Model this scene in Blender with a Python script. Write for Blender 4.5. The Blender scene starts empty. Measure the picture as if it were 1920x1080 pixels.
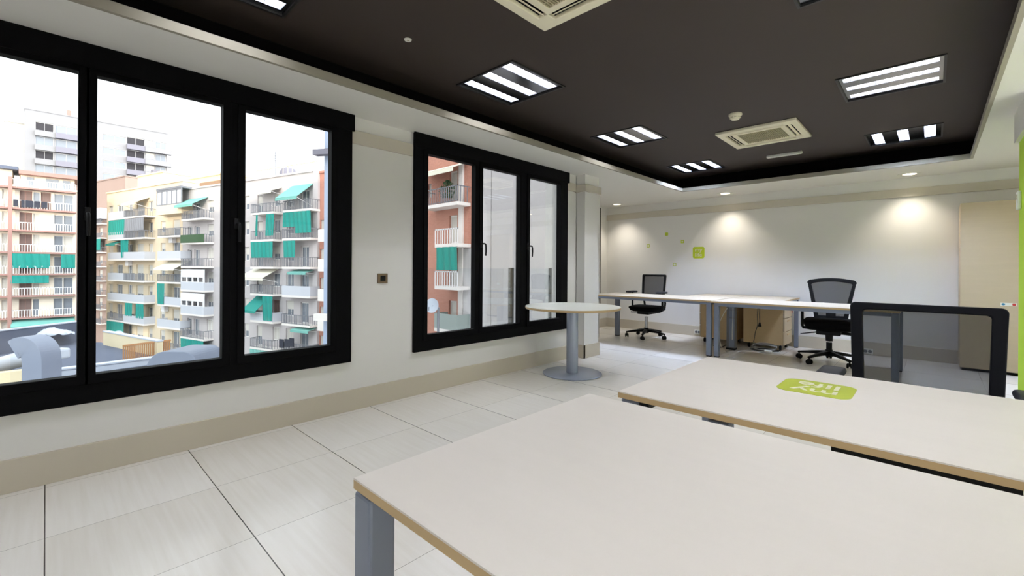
import bpy, bmesh, math, random
from mathutils import Vector, Matrix
random.seed(4)
PI = math.pi
sc = bpy.context.scene
C = sc.collection

# ------------------------------------------------------------------ camera model (1920x1080 photograph)
YAW, ROLL, FPX, CX, CY, EYE = math.radians(43.56), math.radians(.3425), 830.5, 960.0, 502.8, 1.12
_F = Vector((-math.sin(YAW), math.cos(YAW), 0))
_r = Vector((math.cos(YAW), math.sin(YAW), 0))
_u = Vector((0, 0, 1))
_R = _r*math.cos(ROLL) + _u*math.sin(ROLL)
_U = -_r*math.sin(ROLL) + _u*math.cos(ROLL)
EYEP = Vector((0, 0, EYE))
def ray(u, v): return _R*((u-CX)/FPX) - _U*((v-CY)/FPX) + _F

# ------------------------------------------------------------------ materials
def lin(c):
    return tuple((x/12.92 if x <= .04045 else ((x+.055)/1.055)**2.4) for x in (c[0]/255, c[1]/255, c[2]/255))
def mat(name, rgb, rough=.5, metal=0.0, var=0.0, scale=(8, 8, 8), bump=0.0, spec=.5, coords='Object', detail=3):
    m = bpy.data.materials.new(name); m.use_nodes = True
    nt = m.node_tree; b = nt.nodes['Principled BSDF']
    col = lin(rgb)
    b.inputs['Base Color'].default_value = (*col, 1)
    b.inputs['Roughness'].default_value = rough
    b.inputs['Metallic'].default_value = metal
    b.inputs['Specular IOR Level'].default_value = spec
    if var or bump:
        tc = nt.nodes.new('ShaderNodeTexCoord'); mp = nt.nodes.new('ShaderNodeMapping')
        mp.inputs['Scale'].default_value = scale
        nz = nt.nodes.new('ShaderNodeTexNoise'); nz.inputs['Scale'].default_value = 1.0; nz.inputs['Detail'].default_value = detail
        nt.links.new(tc.outputs[coords], mp.inputs['Vector']); nt.links.new(mp.outputs['Vector'], nz.inputs['Vector'])
        if var:
            mx = nt.nodes.new('ShaderNodeMix'); mx.data_type = 'RGBA'
            mx.inputs[6].default_value = (*[max(0, x*(1-var)) for x in col], 1)
            mx.inputs[7].default_value = (*[min(1, x*(1+var)) for x in col], 1)
            nt.links.new(nz.outputs['Fac'], mx.inputs[0]); nt.links.new(mx.outputs[2], b.inputs['Base Color'])
        if bump:
            bp = nt.nodes.new('ShaderNodeBump'); bp.inputs['Strength'].default_value = bump; bp.inputs['Distance'].default_value = .01
            nt.links.new(nz.outputs['Fac'], bp.inputs['Height']); nt.links.new(bp.outputs['Normal'], b.inputs['Normal'])
    return m
def emit(name, rgb, strength):
    m = bpy.data.materials.new(name); m.use_nodes = True; nt = m.node_tree
    b = nt.nodes['Principled BSDF']
    b.inputs['Base Color'].default_value = (.8, .8, .8, 1)
    b.inputs['Emission Color'].default_value = (*lin(rgb), 1); b.inputs['Emission Strength'].default_value = strength
    return m
def clear(name, tint, gloss=.05, rough=.0):
    m = bpy.data.materials.new(name); m.use_nodes = True; nt = m.node_tree; nt.nodes.clear()
    o = nt.nodes.new('ShaderNodeOutputMaterial'); t = nt.nodes.new('ShaderNodeBsdfTransparent'); g = nt.nodes.new('ShaderNodeBsdfGlossy')
    t.inputs['Color'].default_value = (*tint, 1); g.inputs['Roughness'].default_value = rough
    fr = nt.nodes.new('ShaderNodeFresnel'); fr.inputs['IOR'].default_value = 1.45
    ml = nt.nodes.new('ShaderNodeMath'); ml.operation = 'MULTIPLY'; ml.inputs[1].default_value = gloss
    mx = nt.nodes.new('ShaderNodeMixShader')
    nt.links.new(fr.outputs[0], ml.inputs[0]); nt.links.new(ml.outputs[0], mx.inputs[0])
    nt.links.new(t.outputs[0], mx.inputs[1]); nt.links.new(g.outputs[0], mx.inputs[2]); nt.links.new(mx.outputs[0], o.inputs[0])
    return m
def meshcloth(name, rgb, through):
    m = bpy.data.materials.new(name); m.use_nodes = True; nt = m.node_tree; nt.nodes.clear()
    o = nt.nodes.new('ShaderNodeOutputMaterial'); t = nt.nodes.new('ShaderNodeBsdfTransparent'); d = nt.nodes.new('ShaderNodeBsdfDiffuse')
    d.inputs['Color'].default_value = (*lin(rgb), 1)
    mx = nt.nodes.new('ShaderNodeMixShader'); mx.inputs[0].default_value = 1-through
    nt.links.new(t.outputs[0], mx.inputs[1]); nt.links.new(d.outputs[0], mx.inputs[2]); nt.links.new(mx.outputs[0], o.inputs[0])
    return m

def floor_material():
    m = bpy.data.materials.new('pale_wood_look_floor_tile'); m.use_nodes = True; nt = m.node_tree; N = nt.nodes; L = nt.links
    b = N['Principled BSDF']; tc = N.new('ShaderNodeTexCoord'); sx = N.new('ShaderNodeSeparateXYZ'); L.new(tc.outputs['Object'], sx.inputs[0])
    def math_(op, a, bval=None, link=None):
        n = N.new('ShaderNodeMath'); n.operation = op
        L.new(a, n.inputs[0])
        if link is not None: L.new(link, n.inputs[1])
        elif bval is not None: n.inputs[1].default_value = bval
        return n.outputs[0]
    def groove(axis, off, half):
        a = math_('ADD', sx.outputs[axis], off); a = math_('DIVIDE', a, .6); cell = math_('FLOOR', a); a = math_('FRACT', a)
        a = math_('SUBTRACT', a, .5); a = math_('ABSOLUTE', a)           # .5 on the joint
        return math_('GREATER_THAN', a, .5-half/.6), cell
    gx, cx = groove(0, 3.235+6, .0010)     # joints of constant X
    gy, cy = groove(1, 6.0, .0022)          # joints of constant Y
    # grain along X
    mp = N.new('ShaderNodeMapping'); mp.inputs['Scale'].default_value = (2.2, 45, 1); L.new(tc.outputs['Object'], mp.inputs[0])
    nz = N.new('ShaderNodeTexNoise'); nz.inputs['Scale'].default_value = 1; nz.inputs['Detail'].default_value = 4; L.new(mp.outputs[0], nz.inputs[0])
    cmb = N.new('ShaderNodeCombineXYZ'); L.new(cx, cmb.inputs[0]); L.new(cy, cmb.inputs[1])
    wn = N.new('ShaderNodeTexWhiteNoise'); L.new(cmb.outputs[0], wn.inputs['Vector'])
    mul = math_('MULTIPLY', wn.outputs['Value'], .35); gr = math_('MULTIPLY', nz.outputs['Fac'], .75); s = math_('ADD', mul, link=gr)
    mx = N.new('ShaderNodeMix'); mx.data_type = 'RGBA'
    mx.inputs[6].default_value = (*lin((214, 208, 196)), 1); mx.inputs[7].default_value = (*lin((234, 231, 225)), 1); L.new(s, mx.inputs[0])
    m1 = N.new('ShaderNodeMix'); m1.data_type = 'RGBA'; m1.inputs[7].default_value = (*lin((120, 116, 106)), 1)
    L.new(gx, m1.inputs[0]); L.new(mx.outputs[2], m1.inputs[6])
    m2 = N.new('ShaderNodeMix'); m2.data_type = 'RGBA'; m2.inputs[7].default_value = (*lin((62, 56, 48)), 1)
    L.new(gy, m2.inputs[0]); L.new(m1.outputs[2], m2.inputs[6]); L.new(m2.outputs[2], b.inputs['Base Color'])
    b.inputs['Roughness'].default_value = .22; b.inputs['Specular IOR Level'].default_value = .45
    return m
def brick_material(name, c1, c2, mortar, scale):
    m = bpy.data.materials.new(name); m.use_nodes = True; nt = m.node_tree; N = nt.nodes; L = nt.links
    b = N['Principled BSDF']; tc = N.new('ShaderNodeTexCoord'); mp = N.new('ShaderNodeMapping'); mp.inputs['Rotation'].default_value = (PI/2, 0, 0)
    br = N.new('ShaderNodeTexBrick'); br.inputs['Color1'].default_value = (*lin(c1), 1); br.inputs['Color2'].default_value = (*lin(c2), 1)
    br.inputs['Mortar'].default_value = (*lin(mortar), 1); br.inputs['Scale'].default_value = scale
    L.new(tc.outputs['Object'], mp.inputs[0]); L.new(mp.outputs[0], br.inputs[0]); L.new(br.outputs[0], b.inputs['Base Color'])
    b.inputs['Roughness'].default_value = .9
    return m

M = dict(
    wall=mat('white_wall_paint', (230, 229, 226), .85, var=.015, scale=(3, 3, 3)),
    soffit=mat('white_ceiling_paint', (240, 239, 235), .9),
    dark=mat('dark_brown_ceiling_paint', (45, 35, 29), .75, var=.04, scale=(3, 3, 3)),
    cove=mat('black_cove_shade', (9, 8, 8), .95, spec=.1),  # shadow of the cove and vent slots put into the colour
    lip=mat('dimmed_ceiling_lip', (150, 145, 132), .9, spec=.1),  # soffit paint darkened to hold down the lamp glare on the lip
    base=mat('cream_skirting', (196, 188, 172), .6),
    cornice=mat('cream_cornice', (196, 190, 176), .7),
    black=mat('black_window_metal', (3, 3, 4), .6, spec=.07),
    glass=clear('window_glass', (.97, .985, .985), .35),
    rail_glass=clear('balustrade_glass', (.95, .97, .985), .12),
    post=mat('dark_grey_post', (70, 72, 70), .5),
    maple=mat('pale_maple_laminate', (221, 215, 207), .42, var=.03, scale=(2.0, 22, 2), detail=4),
    maple_dimmed=mat('dimmed_maple_laminate', (190, 179, 160), .42, var=.03, scale=(2.0, 22, 2), detail=4),  # same laminate as the near desks, darkened against the bright lamps above
    maple_edge=mat('maple_edge_band', (186, 160, 118), .5, var=.06, scale=(6, 60, 60)),
    maple_far=mat('maple_panel', (190, 173, 146), .45, var=.06, scale=(3, 3, 26), detail=4),
    maple_unit=mat('maple_pedestal_panel', (196, 170, 128), .5, var=.05, scale=(3, 3, 26), detail=4),
    steel=mat('silver_grey_steel', (116, 124, 140), .4, metal=.3, spec=.5),
    steel_dark=mat('dark_grey_steel', (96, 98, 104), .45, metal=.3),  # darker grey steel for column, levers and outlets
    base_plate=mat('silver_lacquer', (158, 166, 184), .25, metal=.25),
    white_top=mat('white_table_laminate', (226, 228, 220), .35),
    blackplastic=mat('black_plastic', (9, 9, 10), .55, spec=.2),
    rubber=mat('black_rubber', (7, 7, 7), .7, spec=.2),
    navy=mat('blue_black_plastic', (9, 10, 17), .6, spec=.15),
    fabric=mat('black_fabric', (7, 7, 8), .95, spec=.1, bump=.25, scale=(220, 220, 220)),
    mesh1=meshcloth('black_mesh_cloth', (40, 42, 48), .46),
    pad=mat('dark_grey_armrest_pad', (34, 36, 42), .5, spec=.3),
    chrome=mat('brushed_chrome', (190, 190, 192), .25, metal=1),
    lime=mat('lime_green_vinyl', (178, 196, 24), .45),
    lime_t=mat('lime_green_desk_vinyl', (172, 184, 58), .4),
    lettering=mat('pale_lettering', (216, 214, 190), .5),
    lime_paint=mat('lime_green_wall_paint', (186, 224, 56), .7),
    white_plastic=mat('white_plastic', (232, 232, 226), .4),
    ivory=mat('ivory_plastic', (250, 243, 218), .5),
    ivory_dark=mat('dark_ivory_grille', (168, 160, 128), .6),  # darker ivory for the grille, slots and small centres
    bronze=mat('bronze_switch_plate', (110, 92, 70), .4, metal=.4),
    red=mat('red_tag', (180, 40, 40), .5),
    blue=mat('blue_print', (40, 120, 160), .5),
    cable_w=mat('white_cable', (214, 212, 204), .5),
    cable_g=mat('grey_cable', (138, 136, 132), .5),
    cable_b=mat('black_cable', (14, 14, 14), .5),
    lamp_plate=mat('dark_mirror_plate', (150, 152, 160), .22, metal=1),
    lamp_edge=mat('black_lamp_edge', (14, 13, 12), .5),
    louver=mat('polished_louver', (226, 229, 234), .38, metal=.85),
    tube=emit('lit_fluorescent_tube', (244, 246, 255), 192.0),
    tube_hot=emit('bright_cool_tube', (206, 222, 255), 900.0),
    bulb=emit('lit_halogen_lens', (255, 236, 200), 6.0),
)
M['floor'] = floor_material()
# exterior
X = dict(
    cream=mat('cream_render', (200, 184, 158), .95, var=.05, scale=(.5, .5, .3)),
    white=mat('pinkish_white_render', (174, 168, 167), .95, var=.05, scale=(.5, .5, .3)),
    tower=mat('white_tower_render', (128, 127, 129), .95),
    tower_side=mat('beige_tower_render', (170, 166, 158), .95),
    salmon=mat('shaded_salmon_render', (150, 128, 118), .95, var=.06, scale=(.5, .5, .3)),  # colour darkened to stand for the shade on this block
    left=mat('beige_render', (216, 204, 186), .95, var=.05, scale=(.5, .5, .3)),
    terracotta=mat('terracotta_band', (146, 112, 104), .9),
    brownpanel=mat('brown_brick_panel', (112, 92, 86), .9, var=.2, scale=(6, 6, 20)),
    slab=mat('white_balcony_slab', (208, 202, 196), .9),
    slab_grey=mat('grey_balcony_panel', (112, 110, 120), .8),
    rail=mat('white_railing', (206, 204, 204), .6),
    rail_d=mat('grey_railing', (110, 112, 118), .6),
    railgreen=mat('greenish_glass_railing', (132, 142, 138), .4),
    railpanel=mat('frosted_balcony_panel', (176, 178, 184), .6),
    green=mat('green_awning_cloth', (18, 122, 112), .9, var=.12, scale=(3, 3, .4)),
    green_l=mat('faded_green_awning_cloth', (104, 160, 150), .9, var=.1, scale=(3, 3, .4)),
    creamcloth=mat('cream_awning_cloth', (206, 202, 186), .9),
    winglass=mat('hazed_window_glass', (112, 118, 126), .15),  # glass colour lightened to stand for haze
    winframe=mat('white_window_frame', (214, 212, 208), .6),
    recess=mat('shaded_recess_pane', (46, 44, 48), .9),  # shade of the recessed balconies put into the pane colour
    shutter=mat('roller_shutter', (186, 182, 174), .8, var=.08, scale=(.2, .2, 30)),
    body=mat('hazed_dark_room', (112, 104, 100), .9),  # colour stands for unlit rooms behind, lightened for haze
    roofgrey=mat('grey_roof_felt', (82, 88, 104), .9, var=.1, scale=(.6, .6, .6)),
    parapet=mat('cream_parapet', (206, 192, 160), .95),
    zinc=mat('zinc_duct', (126, 134, 150), .5, metal=.2, var=.06, scale=(1, 1, 3)),
    zinc_l=mat('pale_sheet_metal', (174, 180, 190), .6),
    wood=mat('orange_fence_wood', (170, 124, 82), .9),
    brick=brick_material('red_brick', (176, 118, 100), (160, 104, 88), (166, 138, 122), 4.0),
    quoin=mat('pale_stone_strip', (206, 200, 196), .9),
    concrete=mat('pale_grey_concrete', (186, 182, 182), .95, var=.05, scale=(.6, .6, 1.2)),
    panelblue=mat('blue_grey_cladding', (146, 158, 178), .6),
    leaf=mat('dark_green_leaves', (52, 78, 50), .9),
    ground=mat('courtyard_ground', (110, 108, 106), .95),
    clothdark=mat('dark_laundry', (44, 46, 56), .95),
    clothlight=mat('light_laundry', (190, 196, 206), .95),
    warm=mat('warm_beige_render', (214, 190, 156), .95),
    reed=mat('reed_screen', (140, 112, 88), .95, var=.2, scale=(10, 10, 1)),
)

# ------------------------------------------------------------------ mesh building
class MB:
    def __init__(s): s.bm = bmesh.new()
    def box(s, x0, x1, y0, y1, z0, z1, bevel=0, seg=2):
        if x1 < x0: x0, x1 = x1, x0
        if y1 < y0: y0, y1 = y1, y0
        if z1 < z0: z0, z1 = z1, z0
        b = bmesh.new(); vs = [b.verts.new((x, y, z)) for x in (x0, x1) for y in (y0, y1) for z in (z0, z1)]
        for f in ((0, 1, 3, 2), (4, 6, 7, 5), (0, 4, 5, 1), (2, 3, 7, 6), (0, 2, 6, 4), (1, 5, 7, 3)): b.faces.new([vs[i] for i in f])
        if bevel: bmesh.ops.bevel(b, geom=list(b.edges), offset=bevel, segments=seg, profile=.5, affect='EDGES')
        s.add(b); return s
    def add(s, b, mtx=None):
        if mtx is not None: bmesh.ops.transform(b, matrix=mtx, verts=b.verts)
        me = bpy.data.meshes.new('tmp'); b.to_mesh(me); b.free(); s.bm.from_mesh(me); bpy.data.meshes.remove(me)
    def mbox(s, mtx, sx, sy, sz, bevel=0, seg=2):
        t = MB(); t.box(-sx/2, sx/2, -sy/2, sy/2, -sz/2, sz/2, bevel, seg); s.add(t.bm, mtx); return s
    def quad(s, *p):
        s.bm.faces.new([s.bm.verts.new(q) for q in p]); return s
    def cyl(s, p0, p1, r0, r1=None, n=20):
        r1 = r0 if r1 is None else r1; p0 = Vector(p0); p1 = Vector(p1); d = p1-p0; L = d.length
        b = bmesh.new(); bmesh.ops.create_cone(b, cap_ends=True, segments=n, radius1=r0, radius2=r1, depth=L)
        q = Vector((0, 0, 1)).rotation_difference(d.normalized()).to_matrix().to_4x4()
        s.add(b, Matrix.Translation((p0+p1)/2) @ q); return s
    def lathe(s, prof, c=(0, 0, 0), n=40):
        rings = []
        for r, z in prof:
            rings.append([s.bm.verts.new((c[0]+r*math.cos(2*PI*k/n), c[1]+r*math.sin(2*PI*k/n), c[2]+z)) for k in range(n)] if r > 1e-5 else [s.bm.verts.new((c[0], c[1], c[2]+z))])
        for a, b in zip(rings, rings[1:]):
            for k in range(n):
                j = (k+1) % n
                if len(a) == 1 and len(b) == 1: continue
                if len(a) == 1: s.bm.faces.new((a[0], b[k], b[j]))
                elif len(b) == 1: s.bm.faces.new((a[k], b[0], a[j]))
                else: s.bm.faces.new((a[k], b[k], b[j], a[j]))
        return s
    def tube(s, pts, r, n=8):
        pts = [Vector(p) for p in pts]; rings = []
        for i, p in enumerate(pts):
            t = (pts[min(i+1, len(pts)-1)]-pts[max(i-1, 0)]).normalized()
            a = t.orthogonal().normalized() if i == 0 else (a - t*a.dot(t)).normalized()
            b = t.cross(a)
            rr = r[i] if isinstance(r, (list, tuple)) else r
            rings.append([s.bm.verts.new(p + (a*math.cos(2*PI*k/n)+b*math.sin(2*PI*k/n))*rr) for k in range(n)])
        for A, B in zip(rings, rings[1:]):
            for k in range(n): s.bm.faces.new((A[k], A[(k+1) % n], B[(k+1) % n], B[k]))
        s.bm.faces.new(rings[0][::-1]); s.bm.faces.new(rings[-1]); return s
    def prism(s, poly, mtx, d):
        b = bmesh.new(); lo = [b.verts.new((x, y, 0)) for x, y in poly]; hi = [b.verts.new((x, y, d)) for x, y in poly]
        b.faces.new(lo[::-1]); b.faces.new(hi); n = len(poly)
        for k in range(n): b.faces.new((lo[k], lo[(k+1) % n], hi[(k+1) % n], hi[k]))
        s.add(b, mtx); return s
    def ringprism(s, outer, inner, mtx, d):
        b = bmesh.new(); n = len(outer)
        v = [[b.verts.new((x, y, z)) for x, y in P] for P in (outer, inner) for z in (0, d)]
        ol, oh, il, ih = v
        for k in range(n):
            j = (k+1) % n
            for q in ((ol[k], ol[j], oh[j], oh[k]), (il[j], il[k], ih[k], ih[j]), (oh[k], oh[j], ih[j], ih[k]), (ol[j], ol[k], il[k], il[j])): b.faces.new(q)
        s.add(b, mtx); return s
    def build(s, name, m, parent=None, smooth=False, bevel=0, sub=0):
        bmesh.ops.recalc_face_normals(s.bm, faces=s.bm.faces)
        me = bpy.data.meshes.new(name); s.bm.to_mesh(me); s.bm.free()
        me.materials.append(m)
        if smooth:
            for p in me.polygons: p.use_smooth = True
        o = bpy.data.objects.new(name, me); C.objects.link(o); o.parent = parent
        if bevel:
            md = o.modifiers.new('b', 'BEVEL'); md.width = bevel; md.segments = 2; md.limit_method = 'ANGLE'
        if sub:
            md = o.modifiers.new('s', 'SUBSURF'); md.levels = sub; md.render_levels = sub
        if smooth and not sub:
            md = o.modifiers.new('e', 'EDGE_SPLIT'); md.split_angle = math.radians(40)
        return o

def tag(o, label, cat, group=None):
    o['label'] = label; o['category'] = cat
    if group: o['group'] = group
    return o
def thing(name, label, cat, loc=(0, 0, 0), rz=0, group=None):
    o = bpy.data.objects.new(name, None); C.objects.link(o); o.location = loc; o.rotation_euler = (0, 0, rz)
    o.empty_display_size = .1
    return tag(o, label, cat, group)
def struct(o): o['kind'] = 'structure'; return o
def sgroup(name, loc=(0, 0, 0)):
    o = bpy.data.objects.new(name, None); C.objects.link(o); o.location = loc; return struct(o)
def dup(root, loc, rz, label, group=None):
    r = root.copy(); C.objects.link(r); r.location = loc; r.rotation_euler = (0, 0, rz); r['label'] = label
    if group: r['group'] = group
    for ch in list(root.children):
        c = ch.copy(); C.objects.link(c); c.parent = r
        for g in list(ch.children):
            d = g.copy(); C.objects.link(d); d.parent = c
    return r
def holed(mb, a0, a1, b0, b1, c0, c1, holes, plane):
    """slab with rectangular holes. plane 'xz','yz','xy' = in-plane axes (a,b); c = thickness axis"""
    A = sorted({a0, a1, *[h for r in holes for h in r[:2] if a0 < h < a1]}); B = sorted({b0, b1, *[h for r in holes for h in r[2:4] if b0 < h < b1]})
    def P(a, b, c): return {'xz': (a, c, b), 'yz': (c, a, b), 'xy': (a, b, c)}[plane]
    na, nb = len(A)-1, len(B)-1
    solid = [[not any(r[0]-1e-6 <= A[i] and A[i+1] <= r[1]+1e-6 and r[2]-1e-6 <= B[j] and B[j+1] <= r[3]+1e-6 for r in holes) for j in range(nb)] for i in range(na)]
    V = {}
    def v(i, j, c):
        k = (i, j, c)
        if k not in V: V[k] = mb.bm.verts.new(P(A[i], B[j], (c0, c1)[c]))
        return V[k]
    for i in range(na):
        for j in range(nb):
            if not solid[i][j]: continue
            mb.bm.faces.new((v(i, j, 0), v(i+1, j, 0), v(i+1, j+1, 0), v(i, j+1, 0)))
            mb.bm.faces.new((v(i, j, 1), v(i, j+1, 1), v(i+1, j+1, 1), v(i+1, j, 1)))
            for di, dj, p, q in ((-1, 0, (i, j), (i, j+1)), (1, 0, (i+1, j), (i+1, j+1)), (0, -1, (i, j), (i+1, j)), (0, 1, (i, j+1), (i+1, j+1))):
                ii, jj = i+di, j+dj
                if not (0 <= ii < na and 0 <= jj < nb) or not solid[ii][jj]:
                    mb.bm.faces.new((v(*p, 0), v(*q, 0), v(*q, 1), v(*p, 1)))
    return mb
def rrect(w, h, r, n=6, cx=0, cy=0):
    p = []
    for qx, qy, a0 in ((1, 1, 0), (-1, 1, 90), (-1, -1, 180), (1, -1, 270)):
        for k in range(n+1):
            a = math.radians(a0+90*k/n); p.append((cx+qx*(w/2-r)+r*math.cos(a), cy+qy*(h/2-r)+r*math.sin(a)))
    return p
def text_mesh(name, body, size, m, parent, mtx, depth=.0008, spacing=1.0, line=.8):
    cu = bpy.data.curves.new(name, 'FONT'); cu.body = body; cu.size = size; cu.align_x = 'CENTER'; cu.align_y = 'CENTER'; cu.extrude = depth; cu.space_line = line; cu.offset = size*.012
    t = bpy.data.objects.new('t', cu); C.objects.link(t)
    dg = bpy.context.evaluated_depsgraph_get(); me = bpy.data.meshes.new_from_object(t.evaluated_get(dg)); bpy.data.objects.remove(t)
    me.transform(mtx); me.materials.clear(); me.materials.append(m)
    o = bpy.data.objects.new(name, me); C.objects.link(o); o.parent = parent; return o
def T(x, y, z): return Matrix.Translation((x, y, z))
def RX(a): return Matrix.Rotation(a, 4, 'X')
def RY(a): return Matrix.Rotation(a, 4, 'Y')
def RZ(a): return Matrix.Rotation(a, 4, 'Z')

# ================================================================== ROOM SHELL
WX, FY, RXW, BY, H = -3.295, 7.55, 4.3, -3.4, 2.30
mb = MB(); holed(mb, -4.85, RXW+.2, BY-.2, FY+.2, -.15, 0, [(-4.85, WX-.2, BY-.2, 5.0)], 'xy'); struct(mb.build('floor', M['floor']))
W1 = (-.637, 1.633, .385, 2.299); W2 = (2.206, 4.432, .378, 2.299)
mb = MB(); holed(mb, BY, 4.95, 0, H, WX-.22, WX, [W1, W2], 'yz'); struct(mb.build('wall_left', M['wall']))
mb = MB(); mb.box(-4.05, WX, 4.95, 5.15, 0, 3.2); holed(mb, 5.15, 6.1, 0, H, -4.05, -3.93, [(5.2, 6.05, .3, 2.28)], 'yz'); mb.box(-4.85, -3.93, 6.1, 6.2, 0, H)
holed(mb, 6.2, FY, 0, H, -4.85, -4.62, [(6.30, 7.275, .385, 2.28)], 'yz'); struct(mb.build('wall_alcove', M['wall']))
struct(MB().box(-4.85, RXW+.2, FY, FY+.2, 0, H).build('wall_far', M['wall']))
mb = MB(); holed(mb, BY, FY, 0, H, RXW, RXW+.2, [(-2.6, 4.6, .9, 2.2)], 'yz'); struct(mb.build('wall_right', M['wall']))
mb = MB(); holed(mb, WX, RXW, 0, H, BY-.2, BY, [(-2.9, .5, .5, 2.25)], 'xz'); struct(mb.build('wall_back', M['wall']))
struct(MB().box(-3.28, -3.155, 4.635, 4.95, 0, H).build('wall_pillar', M['wall']))
RC = (-2.773, .28, -2.2, 6.68)
mb = MB(); holed(mb, -4.85, RXW+.2, BY-.2, FY+.2, H, H+.046, [RC, (-4.85, WX-.2, BY-.2, 5.0), (-4.85, -4.06, BY-.2, 6.09)], 'xy'); struct(mb.build('ceiling', M['soffit']))
ZD = 2.55
LAMPS = [(-2.40, .63, 0), (-2.40, 2.50, 0), (-2.405, 4.365, 0), (-2.405, 6.245, 0), (-.24, 2.52, 90), (-.24, 4.375, 90), (-.235, 6.25, 0), (-.24, .63, 90), (-2.40, -1.24, 0), (-.24, -1.24, 90)]  # last three continue the grid unseen, added to light the room
mb = MB(); holed(mb, -3.05, .56, -2.48, 6.96, ZD, ZD+.02, [(x-.29, x+.29, y-.29, y+.29) for x, y, _ in LAMPS], 'xy')
struct(mb.build('ceiling_recess', M['dark']))
mb = MB()
mb.box(-3.07, -3.05, -2.5, 6.98, H+.046, ZD); mb.box(.56, .58, -2.5, 6.98, H+.046, ZD); mb.box(-3.05, .56, 6.96, 6.98, H+.046, ZD); mb.box(-3.05, .56, -2.5, -2.48, H+.046, ZD)
# upper face of the soffit inside the cove, blackened to stand for shadow
mb.box(-3.05, RC[0]-.012, -2.48, 6.96, H+.046, H+.05); mb.box(RC[1]+.012, .56, -2.48, 6.96, H+.046, H+.05); mb.box(RC[0]-.012, RC[1]+.012, 6.692, 6.96, H+.046, H+.05)
struct(mb.build('ceiling_cove', M['cove']))
mb = MB(); holed(mb, -4.85, RXW+.3, BY-.3, FY+.3, 2.72, 2.9, [(-4.85, WX-.2, BY-.3, 5.0), (-4.85, -4.06, BY-.3, 6.09)], 'xy'); struct(mb.build('ceiling_slab', M['cove']))
mb = MB(); holed(mb, RC[0]-.02, RC[1]+.02, RC[2]-.02, RC[3]+.02, H-.001, H+.05, [(RC[0]+.004, RC[1]-.004, RC[2]+.004, RC[3]-.004)], 'xy'); struct(mb.build('trim_5', M['lip']))
# skirtings and cornices
mb = MB(); mb.box(WX, -3.28, BY, 4.62, 0, .163, .002); mb.box(-3.28, -3.14, 4.62, 4.635, 0, .163); mb.box(-3.155, -3.14, 4.62, 4.965, 0, .163)
struct(mb.build('baseboard_left', M['base']))
struct(MB().box(-4.62, RXW, 7.535, FY, 0, .166, .002).build('baseboard_far', M['base']))
struct(MB().box(-4.62, -4.605, 6.2, 7.535, 0, .166).build('baseboard_alcove', M['base']))
mb = MB()
for y0, y1 in ((1.634, 2.190), (4.433, 4.62)): mb.box(WX, -3.272, y0, y1, 2.087, 2.190, .003)
struct(mb.build('trim_1', M['cornice']))
struct(MB().box(-3.30, -3.13, 4.61, 4.975, 2.082, 2.172, .003).build('trim_2', M['cornice']))
struct(MB().box(-4.62, RXW, 7.53, FY, 2.055, 2.163, .003).build('trim_3', M['cornice']))
# lime green pillar on the right with its white cap
struct(MB().box(.465, 1.4, 4.45, 5.03, 0, 2.09).build('wall_green_pillar', M['lime_paint']))
struct(MB().box(.44, 1.42, 4.42, 5.05, 2.085, H).build('trim_4', M['soffit']))

# ------------------------------------------------------------------ windows
def window(name, Y0, Y1, Z0, Z1, panes, zb, zt, handles, xo=0.0):
    g = sgroup(name, (xo-3.28, Y0, Z0))
    def L(y, z): return y-Y0, z-Z0
    W, Hh = Y1-Y0, Z1-Z0
    mb = MB(); holed(mb, 0, W, 0, Hh, -.075, .012, [(p0-Y0-.035, p1-Y0+.035, zb-Z0-.035, zt-Z0+.035) for p0, p1 in panes], 'yz')
    mb.box(.012, .03, -.014, W+.012, 2.172-Z0, Hh)                       # black cornice block across the head
    mb.build('frame', M['black'], g, bevel=.003)
    for i, (p0, p1) in enumerate(panes):
        a0, a1, c0, c1 = p0-Y0, p1-Y0, zb-Z0, zt-Z0
        mb = MB(); holed(mb, a0-.045, a1+.045, c0-.05, c1+.045, -.045, .022, [(a0, a1, c0, c1)], 'yz')
        s = mb.build('sash', M['black'], g, bevel=.004)
        MB().box(-.036, -.028, a0, a1, c0, c1).build('pane', M['glass'], s)
        if handles[i] is not None:
            hy, hz = handles[i][0]-Y0, handles[i][1]-Z0
            mb = MB().box(.022, .03, hy-.013, hy+.013, hz-.035, hz+.035, .003)
            mb.tube([(.026, hy, hz), (.075, hy, hz), (.09, hy, hz-.006), (.096, hy, hz-.022), (.097, hy, hz-.06), (.094, hy, hz-.12)], [.008, .008, .008, .0085, .0085, .0075])
            mb.build('handle', M['blackplastic'], s, smooth=True)
    return g
window('window_1', *W1, [(-.47, .113), (.186, .769), (.896, 1.466)], .537, 2.143, [None, (.15, 1.395), (.845, 1.395)])
window('window_2', *W2, [(2.341, 2.902), (3.005, 3.553), (3.715, 4.276)], .523, 2.131, [None, (2.975, 1.36), (3.672, 1.365)])
g = sgroup('window_3', (-4.62, 6.30, .385))
mb = MB(); holed(mb, 0, .975, 0, 1.895, -.06, .03, [(.12, .855, .14, 1.75)], 'yz'); mb.build('frame', M['black'], g, bevel=.003)
MB().box(-.03, -.022, .12, .855, .14, 1.75).build('pane', M['glass'], g)
g = sgroup('window_6', (-3.99, 5.2, .3))
mb = MB(); holed(mb, 0, .85, 0, 1.98, -.03, .03, [(.04, .81, .05, 1.93)], 'yz'); mb.build('frame', M['black'], g)
MB().box(-.004, .004, .04, .81, .05, 1.93).build('pane', M['glass'], g)
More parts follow.
